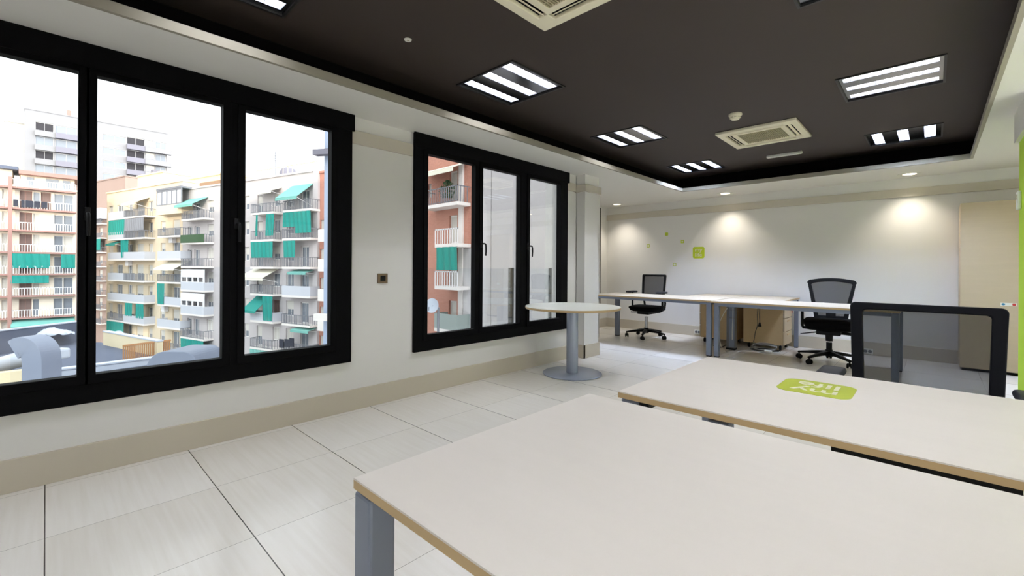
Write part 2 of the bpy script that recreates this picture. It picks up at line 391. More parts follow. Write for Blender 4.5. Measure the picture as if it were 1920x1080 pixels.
for nm, axis in (('window_4', 'x'), ('window_5', 'y')):          # glazed fronts behind and to the right of the camera
    if axis == 'x':
        g = sgroup(nm, (RXW+.1, -2.6, .9)); n, w, hh = 6, 7.2/6, 1.3
        mb = MB(); holed(mb, 0, 7.2, 0, hh, -.03, .03, [(k*w+.04, (k+1)*w-.04, .05, hh-.05) for k in range(n)], 'yz'); mb.build('frame', M['black'], g)
        for k in range(n): MB().box(-.004, .004, k*w+.04, (k+1)*w-.04, .05, hh-.05).build('pane', M['glass'], g)
    else:
        g = sgroup(nm, (-2.9, BY-.1, .5)); n, w, hh = 3, 3.4/3, 1.75
        mb = MB(); holed(mb, 0, 3.4, 0, hh, -.03, .03, [(k*w+.03, (k+1)*w-.03, .04, hh-.04) for k in range(n)], 'xz'); mb.build('frame', M['black'], g)
        for k in range(n): MB().box(k*w+.03, (k+1)*w-.03, -.004, .004, .04, hh-.04).build('pane', M['glass'], g)

# ================================================================== CEILING FITTINGS
lamp_labels = ['louvred panel light at the top edge of the photo nearest the big window', 'louvred panel light with three tubes, between the round speaker and the smaller window',
    'louvred panel light second from the corner above the smaller window', 'louvred panel light nearest the far left corner of the dark ceiling', 'louvred panel light barely showing at the top edge on the right',
    'louvred panel light with three long strips running across, nearest the green pillar', 'louvred panel light nearest the far right corner of the dark ceiling',
    'louvred panel light overhead, out of the photo', 'louvred panel light overhead, out of the photo', 'louvred panel light overhead, out of the photo']
def make_lamp():
    r = thing('ceiling_light', lamp_labels[1], 'light', (0, 0, ZD), 0, 'recessed louvre panel lights in the dark ceiling')
    mb = MB(); holed(mb, -.302, .302, -.302, .302, -.008, .004, [(-.288, .288, -.288, .288)], 'xy'); mb.build('trim_frame', M['lamp_edge'], r)
    cx = (-.205, 0, .205); hw = .042; hl = .265
    mb = MB(); holed(mb, -.288, .288, -.288, .288, .004, .012, [(x-hw, x+hw, -hl, hl) for x in cx], 'xy'); mb.build('plate', M['lamp_plate'], r)
    for x in cx:
        ht, wt = .078, .028
        mb = MB(); mb.quad((x-hw, -hl, .008), (x-hw, hl, .008), (x-wt, hl, ht), (x-wt, -hl, ht)); mb.quad((x+hw, -hl, .008), (x+hw, hl, .008), (x+wt, hl, ht), (x+wt, -hl, ht))
        for s in (-1, 1): mb.quad((x-hw, s*hl, .008), (x+hw, s*hl, .008), (x+wt, s*hl, ht), (x-wt, s*hl, ht))
        mb.quad((x-wt, -hl, ht+.0005), (x+wt, -hl, ht+.0005), (x+wt, hl, ht+.0005), (x-wt, hl, ht+.0005))
        for k in range(1, 12):
            y = -hl+2*hl*k/12; mb.box(x-hw+.003, x+hw-.003, y-.0015, y+.0015, .004, .040)
        lv = mb.build('louvre', M['louver'], r)
        MB().cyl((x, -hl+.01, .060), (x, hl-.01, .060), .013, n=12).build('tube', M['tube'], lv, smooth=True)
    return r
l0 = make_lamp()
for i, (x, y, rz) in enumerate(LAMPS):
    if i == 0: l0.location = (x, y, ZD); l0.rotation_euler = (0, 0, math.radians(rz)); l0['label'] = lamp_labels[0]
    else:
        r = dup(l0, (x, y, ZD), math.radians(rz), lamp_labels[i])
        if i in (3, 6):                    # the lamps that shine brightest
            for lv in r.children:
                for t in lv.children: t.material_slots[0].link = 'OBJECT'; t.material_slots[0].material = M['tube_hot']
def make_ac(name, label, x, y):
    r = thing(name, label, 'air conditioner', (x, y, ZD), 0, 'ceiling cassette air conditioners')
    mb = MB(); holes = [(-.24, .24, .245, .305), (-.24, .24, -.305, -.245), (.245, .305, -.24, .24), (-.305, -.245, -.24, .24), (-.2, .2, -.2, .2)]
    holed(mb, -.365, .365, -.365, .365, -.028, -.002, holes, 'xy'); mb.build('panel', M['ivory'], r, bevel=.006)
    MB().box(-.35, .35, -.35, .35, -.004, -.001).build('backing', M['cove'], r)
    for (x0, x1, y0, y1) in holes[:4]:
        mb = MB()
        if x1-x0 > y1-y0: mb.mbox(T((x0+x1)/2, (y0+y1)/2, -.017) @ RX(.5 if y0 > 0 else -.5), x1-x0-.01, .022, .004)
        else: mb.mbox(T((x0+x1)/2, (y0+y1)/2, -.017) @ RY(-.5 if x0 > 0 else .5), .022, y1-y0-.01, .004)
        mb.build('flap', M['ivory'], r)
    mb = MB()
    for k in range(25): mb.box(-.198+k*.0165, -.198+k*.0165+.007, -.2, .2, -.026, -.012)
    for k in range(4): mb.box(-.2, .2, -.15+k*.1-.003, -.15+k*.1+.003, -.027, -.014)
    mb.build('grille', M['ivory_dark'], r)
    return r
make_ac('air_conditioner', 'ivory square cassette air conditioner beside the smoke detector', -1.30, 5.19)
make_ac('air_conditioner', 'ivory square cassette air conditioner cut off by the top edge of the photo', -1.31, 1.665)
r = thing('smoke_detector', 'round ivory smoke detector on the dark ceiling', 'smoke detector', (-1.325, 4.36, ZD))
MB().lathe([(0, 0), (.056, 0), (.058, -.012), (.054, -.02), (0, -.02)], n=32).build('base', M['ivory'], r, smooth=True)
MB().lathe([(0, -.02), (.05, -.02), (.046, -.034), (.032, -.052), (0, -.054)], n=32).build('sensor_dome', M['ivory'], r, smooth=True)
mb = MB()
for k in range(10):
    a = 2*PI*k/10; mb.mbox(T(.0455*math.cos(a), .0455*math.sin(a), -.036) @ RZ(a), .006, .018, .004)
mb.build('slot', M['ivory_dark'], r)
r = thing('ceiling_speaker', 'small round white fitting on the dark ceiling above the big window', 'speaker', (-2.393, 1.557, ZD))
MB().lathe([(.008, -.006), (.014, -.008), (.022, -.006), (.024, 0), (0, 0)], n=28).build('ring', M['white_plastic'], r, smooth=True)
MB().lathe([(0, -.004), (.009, -.006), (.009, -.001), (0, -.001)], n=20).build('centre', M['ivory_dark'], r, smooth=True)
r = thing('strip_fitting', 'slim pale strip fitting on the dark ceiling beyond the ivory air conditioner', 'light', (-1.335, 6.245, ZD))
MB().box(-.19, .19, -.024, .024, -.03, 0, .006).build('housing', M['white_plastic'], r)
MB().box(-.18, .18, -.018, .018, -.033, -.029, .003).build('diffuser', M['white_plastic'], r)
DL = [(-4.2, 7.2, 'round downlight above the far left corner by the pillar'), (-2.345, 7.265, 'round downlight over the wall lettering decal'), (-.215, 7.28, 'round downlight near the tall storage cupboard')]
def make_dl(x, y, lab):
    r = thing('downlight', lab, 'downlight', (x, y, H), 0, 'round downlights along the far wall')
    MB().lathe([(.072, .012), (.066, -.002), (.10, -.004), (.112, -.003), (.114, 0), (.114, .001)], n=36).build('rim', M['white_plastic'], r, smooth=True)
    MB().lathe([(0, .0005), (.07, .0005), (.07, .0), (.045, -.001), (0, -.0012)], n=28).build('lens', M['bulb'], r, smooth=True)
    return r
for a in DL: make_dl(*a)
FILL_DL = [(2.7, y) for y in (-.6, 1.2, 3.0, 4.6)]  # added unseen downlights, bouncing fill light onto the ceiling
for x, y in FILL_DL: make_dl(x, y, 'added unseen fill downlight in the white ceiling strip past the green pillar')['group'] = 'added fill downlights past the green pillar'

# ================================================================== WALL FITTINGS
r = thing('light_switch', 'bronze square switch with a black rocker on the wall between the windows', 'switch', (WX, 1.912, 1.03))
MB().box(0, .010, -.045, .045, -.04, .04, .003).build('plate', M['bronze'], r)
MB().box(.009, .014, -.023, .023, -.022, .022, .002).build('rocker', M['blackplastic'], r)
def decal(name, lab, loc, size, mtx, m, rad=.2, txt=None, textm=None, group=None):
    r = thing(name, lab, 'decal', loc, 0, group)
    MB().prism(rrect(size, size, size*rad), mtx, .0012).build('backing', m, r)
    if txt:
        a_, b_ = txt.split('\n')
        lt = text_mesh('lettering', a_, size*.50, textm, r, mtx @ T(-.01*size, .225*size, .0016) @ Matrix.Diagonal((1.05, .9, 1, 1)), .0005)
        text_mesh('lettering', b_, size*.50, textm, r, mtx @ T(-.01*size, -.20*size, .0016) @ Matrix.Diagonal((1.05, .9, 1, 1)), .0005)
    return r
WALLM = RX(PI/2)
decal('wall_decal', 'lime green rounded square decal with two lines of lettering on the far wall', (-2.857, FY, 1.40), .195, WALLM, M['lime'], .17, 'my\nlife', M['lettering'])
for x, z, lab, solid in ((-3.76, 1.541, 'tiny green outline square decal, leftmost of the four on the far wall', 0), (-3.415, 1.737, 'tiny solid green square decal, topmost of the four on the far wall', 1),
                   (-3.133, 1.595, 'tiny green square decal with a pale heart, right of the topmost one', 2), (-3.267, 1.20, 'tiny green outline square decal, lowest of the four on the far wall', 0)):
    r = thing('wall_decal', lab, 'decal', (x, FY, z), 0, 'tiny green square decals on the far wall')
    MB().prism(rrect(.056, .056, .012), WALLM, .0012).build('backing', M['lime'], r)
    if solid == 0: MB().prism(rrect(.034, .034, .007), WALLM @ T(0, 0, .0012), .0006).build('centre', M['wall'], r)
    elif solid == 1: MB().prism(rrect(.02, .02, .005), WALLM @ T(0, 0, .0012), .0006).build('centre', M['lime_t'], r)
    else:
        hp = [(0, -.017)] + [(.016*(math.sin(a)**3), .013*math.cos(a)-.005*math.cos(2*a)-.002*math.cos(3*a)) for a in [PI*.85-k*PI*.85*2/14 for k in range(15)]]
        MB().prism(hp, WALLM @ T(0, 0, .0012), .0006).build('heart', M['wall'], r)
decal('desk_decal', 'lime green rounded decal with lettering stuck on the desk top', (-.285, 1.795, .72), .206, RZ(PI), M['lime_t'], .2, 'my\nlife', M['lettering'])
for x, z, lab in ((-2.83, .065, 'triple wall socket low on the far wall left of the drawer units'), (-.65, .04, 'triple wall socket on the far skirting seen through the mesh chair back')):
    r = thing('wall_socket', lab, 'socket', (x, 7.535, z), 0, 'triple wall sockets')
    MB().box(-.08, .08, -.014, 0, -.034, .04, .004).build('plate', M['white_plastic'], r)
    for k in (-1, 0, 1): MB().lathe([(0, 0), (.017, 0), (.019, .001), (.019, .0025), (.021, .003), (.021, 0)], n=20).build('outlet', M['steel_dark'], r).matrix_local = T(k*.048, -.0145, .004) @ RX(PI/2)
r = thing('wall_sensor', 'small white sensor box on the side of the green pillar', 'sensor', (.465, 4.93, 1.64))
MB().box(-.022, 0, -.04, .04, -.068, .068, .008).build('case', M['white_plastic'], r)
MB().box(-.024, -.021, -.02, .02, .01, .045, .003).build('window', M['ivory_dark'], r)

# ================================================================== DESKS
def desk(name, lab, x0, x1, y0, y1, legs, beams, extras=None, group='pale maple office desks', top=None, th=.02, z=.72, legm=M['steel'], lz=0.0):
    top = top or M['maple' if y0 < 3 else 'maple_dimmed']
    r = thing(name, lab, 'desk', ((x0+x1)/2, (y0+y1)/2, 0), 0, group)
    cx, cy = (x0+x1)/2, (y0+y1)/2
    t = MB().box(x0-cx, x1-cx, y0-cy, y1-cy, z-.0035, z).build('desk_top', top, r)
    MB().box(x0-cx, x1-cx, y0-cy, y1-cy, z-th, z-.0035).build('edge_band', M['maple_edge'], t)
    for (a, b, w, d) in legs:
        l = MB().box(a-cx, a+w-cx, b-cy, b+d-cy, .012, z-th-.008, .006).build('leg', legm, r)
        MB().box(a-cx+.004, a+w-cx-.004, b-cy+.004, b+d-cy-.004, 0, .013).build('foot', M['rubber'], l)
    for (a0, a1, b0, b1, h) in beams: MB().box(a0-cx, a1-cx, b0-cy, b1-cy, z-th-h, z-th, .004).build('beam', legm, r)
    return r, cx, cy
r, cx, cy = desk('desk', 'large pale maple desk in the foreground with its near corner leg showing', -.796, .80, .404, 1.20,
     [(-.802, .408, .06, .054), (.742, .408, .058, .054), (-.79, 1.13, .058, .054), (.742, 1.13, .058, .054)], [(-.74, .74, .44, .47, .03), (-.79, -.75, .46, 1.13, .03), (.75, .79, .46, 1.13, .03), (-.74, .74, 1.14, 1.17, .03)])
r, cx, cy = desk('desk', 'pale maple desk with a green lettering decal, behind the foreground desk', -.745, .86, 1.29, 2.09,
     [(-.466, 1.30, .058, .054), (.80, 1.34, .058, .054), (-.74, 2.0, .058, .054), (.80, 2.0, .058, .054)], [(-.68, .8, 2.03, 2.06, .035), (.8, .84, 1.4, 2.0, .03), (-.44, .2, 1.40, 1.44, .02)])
MB().box(-.752-cx, -.684-cx, 1.318-cy, 2.0-cy, .672, .696, .010).build('beam', M['steel'], r)
MB().box(-.684-cx, -.652-cx, 1.318-cy, 1.5-cy, .674, .70).build('bracket', M['blackplastic'], r)
mb = MB(); mb.box(-.176-cx, .128-cx, 1.30-cy, 1.305-cy, .655, .70); mb.box(-.176-cx, .128-cx, 1.305-cy, 1.42-cy, .655, .66); mb.box(-.176-cx, -.17-cx, 1.305-cy, 1.42-cy, .655, .70); mb.box(.122-cx, .128-cx, 1.305-cy, 1.42-cy, .655, .70)
mb.build('cable_tray', M['blackplastic'], r)
LA = 'far '
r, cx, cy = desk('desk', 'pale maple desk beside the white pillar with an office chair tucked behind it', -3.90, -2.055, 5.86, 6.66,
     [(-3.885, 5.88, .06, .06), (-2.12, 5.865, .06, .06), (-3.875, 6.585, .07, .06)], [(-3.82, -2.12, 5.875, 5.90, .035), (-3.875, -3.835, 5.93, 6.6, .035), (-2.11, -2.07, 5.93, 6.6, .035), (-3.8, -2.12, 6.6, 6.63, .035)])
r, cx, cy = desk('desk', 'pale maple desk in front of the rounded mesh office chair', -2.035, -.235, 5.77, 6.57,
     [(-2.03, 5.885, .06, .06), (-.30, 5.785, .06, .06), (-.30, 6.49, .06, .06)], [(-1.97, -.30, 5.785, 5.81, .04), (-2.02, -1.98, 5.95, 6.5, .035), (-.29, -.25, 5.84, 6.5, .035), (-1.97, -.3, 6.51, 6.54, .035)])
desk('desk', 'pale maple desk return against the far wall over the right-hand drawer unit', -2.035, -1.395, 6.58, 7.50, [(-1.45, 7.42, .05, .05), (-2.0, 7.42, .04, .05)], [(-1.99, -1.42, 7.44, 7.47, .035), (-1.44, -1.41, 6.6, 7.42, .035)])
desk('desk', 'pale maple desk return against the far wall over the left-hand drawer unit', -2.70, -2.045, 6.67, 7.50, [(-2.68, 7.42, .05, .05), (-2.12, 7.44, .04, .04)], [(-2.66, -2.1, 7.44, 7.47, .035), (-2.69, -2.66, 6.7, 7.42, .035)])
r = thing('cable_riser', 'grey segmented cable column standing under the joint of the far desks', 'cable column', (-2.045, 6.625, 0))
MB().box(-.055, .055, -.045, .045, .02, .68, .006).build('column', M['steel_dark'], r)
MB().box(-.02, .052, -.051, -.045, .04, .44, .002).build('cover', M['steel'], r); MB().box(-.02, .052, -.051, -.045, .45, .55, .002).build('cover', M['steel'], r); MB().box(-.02, .052, -.051, -.045, .56, .67, .002).build('cover', M['steel'], r)
MB().box(-.06, .06, -.05, .05, 0, .025, .004).build('foot', M['rubber'], r)

# round table
r = thing('round_table', 'round white pedestal table beside the smaller window', 'table', (-2.785, 3.868, 0))
t = MB().lathe([(0, .715), (.492, .715), (.502, .7155), (.503, .718), (.500, .720), (0, .7205)], n=96).build('table_top', M['white_top'], r, smooth=True)
MB().lathe([(.46, .692), (.5, .695), (.5025, .699), (.5025, .7155), (.0, .7155)], n=96).build('edge_band', M['maple_edge'], t, smooth=True)
MB().lathe([(0, .012), (.062, .012), (.062, .695), (0, .695)], n=40).build('column', M['base_plate'], r, smooth=True)
MB().lathe([(0, 0), (.306, 0), (.312, .004), (.312, .01), (.305, .014), (0, .015)], n=80).build('base', M['base_plate'], r, smooth=True)
MB().box(-.2, .2, -.03, .03, .67, .693).build('top_bracket', M['blackplastic'], r)

# drawer units
def pedestal(lab, x0, x1, y0, y1, face, tagcol):
    r = thing('drawer_unit', lab, 'drawer unit', ((x0+x1)/2, (y0+y1)/2, 0), 0, 'maple drawer units on castors')
    w, d = x1-x0, y1-y0; z0, z1 = .075, .635
    MB().box(-w/2+(.0 if face > 0 else .02), w/2-(.02 if face > 0 else 0), -d/2, d/2, z0, z1).build('body', M['maple_unit'], r, bevel=.002)
    xf = (w/2 if face > 0 else -w/2)
    for k in range(3):
        a, b = z0+.004+k*.186, z0+.004+k*.186+.176
        dr = MB().box(xf-.018*face, xf, -d/2+.002, d/2-.002, a, b).build('drawer', M['maple_far'], r, bevel=.002)
        MB().box(xf-.002*face, xf+.006*face, -.07, .07, b-.05, b-.028, .003).build('handle', M['maple_unit'], dr)
        if k == 2:
            MB().cyl((xf, d/2-.06, b-.03), (xf+.012*face, d/2-.06, b-.03), .009, n=12).build('lock', M['chrome'], dr)
            MB().box(xf+.012*face, xf+.016*face, d/2-.072, d/2-.048, b-.12, b-.035, .001).build('key_tag', tagcol, dr)
    for sx in (-1, 1):
        for sy in (-1, 1):
            mb = MB().cyl((sx*(w/2-.06)-.012, sy*(d/2-.06), .03), (sx*(w/2-.06)+.012, sy*(d/2-.06), .03), .03, n=20); mb.box(sx*(w/2-.06)-.006, sx*(w/2-.06)+.006, sy*(d/2-.06)-.012, sy*(d/2-.06)+.012, .03, .075)
            mb.build('caster', M['blackplastic'], r)
    return r
pedestal('maple drawer unit with a red key tag, drawers facing the rounded chair', -1.995, -1.475, 6.98, 7.42, 1, M['red'])
pedestal('maple drawer unit with a dark key tag, behind the pair of grey desk legs', -2.62, -2.10, 6.98, 7.42, -1, M['blackplastic'])

# tall cupboard
r = thing('storage_cupboard', 'tall pale maple storage cupboard against the far wall by the green pillar', 'cupboard', (.61, 7.33, 0))
MB().box(-.39, .39, -.19, .2, .03, 1.885).build('body', M['maple_far'], r, bevel=.002)
MB().box(-.37, .37, -.17, .19, 0, .03).build('plinth', M['blackplastic'], r)
MB().box(-.388, .39, -.208, -.191, .036, 1.883).build('door', M['maple_far'], r, bevel=.002)
r = thing('sticker', 'small white strip sticker with a blue and a red mark on the tall cupboard', 'sticker', (.588, 7.122, .762))
MB().box(-.058, .058, -.0015, 0, -.016, .016).build('backing', M['white_plastic'], r)
MB().prism([(.014*math.cos(2*PI*k/20), .012*math.sin(2*PI*k/20)) for k in range(20)], T(-.038, -.0015, 0) @ RX(PI/2), .0006).build('blue_mark', M['blue'], r)
MB().prism(rrect(.026, .024, .008), T(.04, -.0015, 0) @ RX(PI/2), .0006).build('red_mark', M['red'], r)

# ================================================================== CHAIRS (sitter faces local -Y)
def star(r, phase, rad=.31):
    hub = MB().lathe([(0, .075), (.04, .075), (.045, .12), (.034, .16), (0, .16)], n=24)
    for k in range(5):
        a = math.radians(phase+72*k); ca, sa = math.cos(a), math.sin(a)
        b = bmesh.new(); ring = []
        for d, w, zc, h in ((.02, .028, .118, .05), (.12, .024, .112, .04), (.22, .020, .100, .03), (rad+.012, .015, .082, .022)):
            ring.append([b.verts.new((d*ca-s*w*sa, d*sa+s*w*ca, zc+t*h/2)) for s, t in ((-1, -1), (1, -1), (1, 1), (-1, 1))])
        for A, B in zip(ring, ring[1:]):
            for q in range(4): b.faces.new((A[q], A[(q+1) % 4], B[(q+1) % 4], B[q]))
        b.faces.new(ring[0]); b.faces.new(ring[-1]); hub.add(b)
    hb = hub.build('star_base', M['blackplastic'], r, bevel=.004)
    for k in range(5):
        a = math.radians(phase+72*k); x, y = rad*math.cos(a), rad*math.sin(a); th = a+1.1+k*.7
        ax = Vector((math.cos(th), math.sin(th), 0)); c = Vector((x, y, .028))
        mb = MB()
        for s in (-1, 1): mb.cyl(c+ax*s*.010, c+ax*s*.026, .028, n=22)
        mb.cyl(c-ax*.012, c+ax*.012, .010, n=10); mb.cyl((x, y, .03), (x, y, .085), .009, n=10)
        mb.mbox(T(x, y, .05) @ RZ(th), .048, .03, .018, .005)
        mb.build('caster', M['rubber'], hb, smooth=True)
    return hb
def cushion(w, d, h, z, n=2):
    mb = MB(); mb.box(-w/2, w/2, -d/2, d/2, z-h, z)
    bmesh.ops.subdivide_edges(mb.bm, edges=list(mb.bm.edges), cuts=3, use_grid_fill=True)
    for v in mb.bm.verts:
        x, y = v.co.x/(w/2), v.co.y/(d/2)
        if v.co.z > z-h*.6: v.co.z -= .018*y*y*(1 if y < 0 else .1) + .010*x*x - .012*abs(x)**3
        k = 1-.10*max(0, -y)**2*abs(x); v.co.x *= k
        if v.co.z < z-h*.6: v.co.x *= .90; v.co.y *= .92
    return mb
def square_chair(label, loc, rz, phase, sh, mat_frame=M['blackplastic'], width=.43, top=None, arm=.23, arm_y=.0, by=.24, armx=.262, bar=(.032, .032)):
    r = thing('office_chair', label, 'chair', loc, rz, None)
    star(r, phase)
    g = MB().cyl((0, 0, .14), (0, 0, sh-.17), .026, n=20).build('gas_lift', M['chrome'], r, smooth=True)
    mb = MB(); mb.box(-.10, .10, -.13, .16, sh-.125, sh-.075, .012); mb.box(-.16, .16, -.18, .18, sh-.08, sh-.06, .008)
    mc = mb.build('mechanism', M['blackplastic'], r)
    MB().tube([(-.10, -.03, sh-.105), (-.22, -.03, sh-.11), (-.26, -.03, sh-.105)], [.006, .006, .012]).build('lever', M['steel_dark'], mc, smooth=True)
    cushion(.49, .47, .085, sh+.012).build('seat', M['fabric'], r, smooth=True, sub=2)
    top = top or sh+.53; z0 = sh+.07; hh = top-z0; wt, wb = width, width*.93
    # back frame: tapered ring with rounded corners, slight recline
    def trap(k, cr, n=6):
        pts = rrect(1, 1, .5, n); out = []
        kx, kz = k if isinstance(k, tuple) else (k, k)
        W, Hh = wt/2-kx, hh/2-kz
        for qx, qy, a0 in ((1, 1, 0), (-1, 1, 90), (-1, -1, 180), (1, -1, 270)):
            for j in range(n+1):
                a = math.radians(a0+90*j/n); x = qx*(W-cr)+cr*math.cos(a); y = qy*(Hh-cr)+cr*math.sin(a)
                f = 1-(1-wb/wt)*(0.5-y/hh)
                out.append((x*f, y))
        return out
    rec = Matrix.Rotation(math.radians(-7), 4, 'X')
    mtx = T(0, by, z0+hh/2) @ rec @ RX(PI/2) @ T(0, 0, -.016)
    bk = MB().ringprism(trap(0, .022), trap(bar, .018), mtx, .034).build('backrest', mat_frame, r, bevel=.005)
    MB().prism(trap(.026, .018), T(0, by, z0+hh/2) @ rec @ RX(PI/2) @ T(0, 0, -.003), .005).build('mesh_panel', M['mesh1'], bk)
    mb = MB()
    for s in (-1, 1): mb.tube([(s*.06, .14, sh-.10), (s*.10, .25, sh-.105), (s*.17, by+.05, sh-.06), (s*.185, by+.045, sh+.04), (s*wb*.46, by-.015, z0+.12)], [.02, .02, .019, .017, .015])
    mb.build('back_support', mat_frame, r, smooth=True)
    for s in (-1, 1):
        pst = MB(); pst.tube([(s*.20, .02, sh-.07), (s*(armx-.012), .02, sh-.065), (s*armx, .02, sh-.04), (s*armx, .02, sh+arm-.02)], [.017, .017, .017, .016])
        ar = pst.build('armrest', M['blackplastic'], r, smooth=True)
        MB().box(s*armx-.047, s*armx+.047, -.13+arm_y, .12+arm_y, sh+arm-.02, sh+arm+.012, .013, 3).build('arm_pad', M['pad'], ar, smooth=True)
    return r
square_chair('black office chair with a square mesh back behind the desk by the white pillar', (-3.40, 6.775, 0), 0, -2, .51, width=.42, top=1.03, arm=.235, by=.25)
square_chair('black square mesh chair facing the desk with the green decal, armrests showing', (-.033, 2.40, 0), 0, 20, .45, mat_frame=M['navy'], width=.51, top=.970, arm=.215, by=.235, armx=.297, bar=(.046, .032))

# rounded trapezoid chair
r = thing('office_chair', 'black office chair with a wide rounded mesh back in front of the far wall', 'chair', (-.91, 6.54, 0), math.radians(4))
star(r, 22, .325)
g = MB().cyl((0, 0, .12), (0, 0, .245), .030, n=20).build('gas_lift', M['blackplastic'], r, smooth=True); MB().cyl((0, 0, .24), (0, 0, .27), .012, n=16).build('piston', M['chrome'], g, smooth=True)
MB().cyl((0, 0, .262), (0, 0, .36), .036, .04, n=20).build('shroud', M['blackplastic'], r, smooth=True)
mb = MB(); mb.box(-.12, .12, -.15, .17, .345, .40, .012); mc = mb.build('mechanism', M['blackplastic'], r)
MB().tube([(-.10, -.02, .365), (-.2, -.03, .345), (-.29, -.04, .325)], [.008, .007, .005]).build('lever', M['blackplastic'], mc, smooth=True)
MB().tube([(.10, .0, .37), (.2, .0, .362), (.3, .0, .335)], [.02, .018, .012]).build('lever', M['blackplastic'], mc, smooth=True)
cushion(.52, .52, .125, .525).build('seat', M['fabric'], r, smooth=True, sub=2)
def outline(k, n=8):
    # half-widths along height (z from 0 at seat to .50 at top), closed loop with rounded corners
    P = []
    wt, wb, hh = .256-k, .170-k, .50
    zt, zb = hh-k, .0+k
    cr = .05 if k == 0 else .032
    def w(z): return wb+(wt-wb)*((z-zb)/(zt-zb))**1.05
    zs = [zb+(zt-cr-zb)*i/10 for i in range(11)]
    right = [(w(z), z) for z in zs]
    for j in range(1, n+1):
        a = (PI/2)*j/n; right.append((w(zt)-cr+cr*math.cos(a), zt-cr+cr*math.sin(a)-.012*0))
    topn = 10; x0 = right[-1][0]
    top = [(x0-2*x0*i/topn, zt+.022*(1-(1-2*i/topn)**2)) for i in range(1, topn)]
    left = [(-x, z) for x, z in reversed(right)]
    return right+top+left
o_, i_ = outline(0), outline(.042)
rec = RX(math.radians(-6))
bm_ = T(0, .235, .50) @ rec @ RX(PI/2) @ T(0, 0, -.018)
mb = MB().ringprism(o_, i_, bm_, .036)
mb.prism(rrect(.10, .20, .02, cy=.10), bm_, .036); mb.prism(rrect(.16, .026, .012, cy=.198), bm_, .034); mb.prism(rrect(.33, .11, .02, cy=-.005), bm_, .034)
bk = mb.build('backrest', M['blackplastic'], r, bevel=.006)
MB().prism(i_, T(0, .235, .50) @ rec @ RX(PI/2) @ T(0, 0, .004), .005).build('mesh_panel', M['mesh1'], bk)
MB().tube([(0, .15, .375), (0, .27, .38), (0, .30, .44), (0, .275, .62)], [.03, .03, .028, .024]).build('back_support', M['blackplastic'], r, smooth=True)
for s in (-1, 1):
    pst = MB(); pst.tube([(s*.18, .0, .40), (s*.265, .0, .405), (s*.275, .0, .43), (s*.275, .0, .64)], [.018, .018, .017, .016]); ar = pst.build('armrest', M['blackplastic'], r, smooth=True)
    MB().box(s*.275-.04, s*.275+.04, -.10, .14, .64, .668, .012, 3).build('arm_pad', M['blackplastic'], ar, smooth=True)

# ================================================================== CABLES
def at_y(u, v, y): k = ray(u, v); return EYEP + k*(y/k.y)
def at_z(u, v, z): k = ray(u, v); return EYEP + k*((z-EYE)/k.z)
def smoothpts(p, n=6):
    p = [Vector(q) for q in p]; out = []
    for i in range(len(p)-1):
        a, b, c, d = p[max(i-1, 0)], p[i], p[i+1], p[min(i+2, len(p)-1)]
        for j in range(n):
            t = j/n; out.append(.5*((2*b)+(c-a)*t+(2*a-5*b+4*c-d)*t*t+(3*b-a-3*c+d)*t**3))
    return out+[p[-1]]
p = [at_y(1364, 577, 6.42), at_y(1356, 590, 6.40), at_y(1347, 612, 6.38), at_y(1349, 636, 6.32)]+[at_z(1354, 652, .005), at_z(1361, 661, .004)]
tag(MB().tube(smoothpts(p), .006).build('cable', M['cable_w'], smooth=True), 'white cable drooping to the floor left of the grey cable column', 'cable', 'loose desk cables')
p = [at_y(1374.5, 577, 6.555), at_y(1374, 600, 6.555), at_y(1373, 625, 6.555), at_z(1373.5, 654, .01)]
tag(MB().tube(smoothpts(p), .0055).build('cable', M['cable_w'], smooth=True), 'white cable running straight down the grey cable column', 'cable', 'loose desk cables')
p = [at_y(1421.5, 575, 6.6), at_y(1420, 592, 6.6), at_y(1420.5, 608, 6.6), at_y(1416, 624, 6.6), at_y(1413, 640, 6.55), at_z(1409, 647, .006)]
tag(MB().tube(smoothpts(p), .005).build('cable', M['cable_b'], smooth=True), 'black cable hanging to the floor before the drawer unit with the red tag', 'cable', 'loose desk cables')
r = thing('plug_cord', 'short black cord with a plug dangling before the drawer unit', 'cable', (0, 0, 0))
pp = at_y(1424.5, 606, 6.6); r.location = pp
MB().tube([at_y(1424.5, 574, 6.6)-pp, at_y(1424, 590, 6.6)-pp, Vector((0, 0, 0))], .005).build('cord', M['cable_b'], r, smooth=True)
MB().lathe([(0, .012), (.008, .01), (.02, -.03), (.022, -.045), (0, -.046)], n=16).build('plug', M['rubber'], r, smooth=True)
c = at_z(1434, 658.5, 0)
r = thing('cable_coil', 'coiled grey and black cables with a white plug on the floor under the far desk', 'cable', (c.x, c.y, 0))
for j, (rr, m, dz) in enumerate(((.15, 'cable_g', .03), (.13, 'cable_b', .012), (.165, 'cable_b', .008), (.115, 'cable_g', .02))):
    MB().tube([(rr*math.cos(a)*(1.0+.05*j), rr*.62*math.sin(a)+.02*j-.02, dz+.035*(1+math.sin(a+j))*(1 if j in (0, 3) else .2)) for a in [2*PI*k/36 for k in range(35)]], .007).build('loop', M[m], r, smooth=True)
MB().mbox(T(.07, -.12, .022) @ RZ(.5), .09, .045, .036, .01).build('plug', M['white_plastic'], r)
p = [at_z(1338, 648, .006), at_z(1352, 651, .008), at_z(1361, 647, .008), at_z(1368, 651, .006)]
tag(MB().tube(smoothpts(p), .008).build('cable', M['cable_b'], smooth=True), 'short black cable lying on the floor beside the foot of the cable column', 'cable', 'loose desk cables')

exec_exterior = True
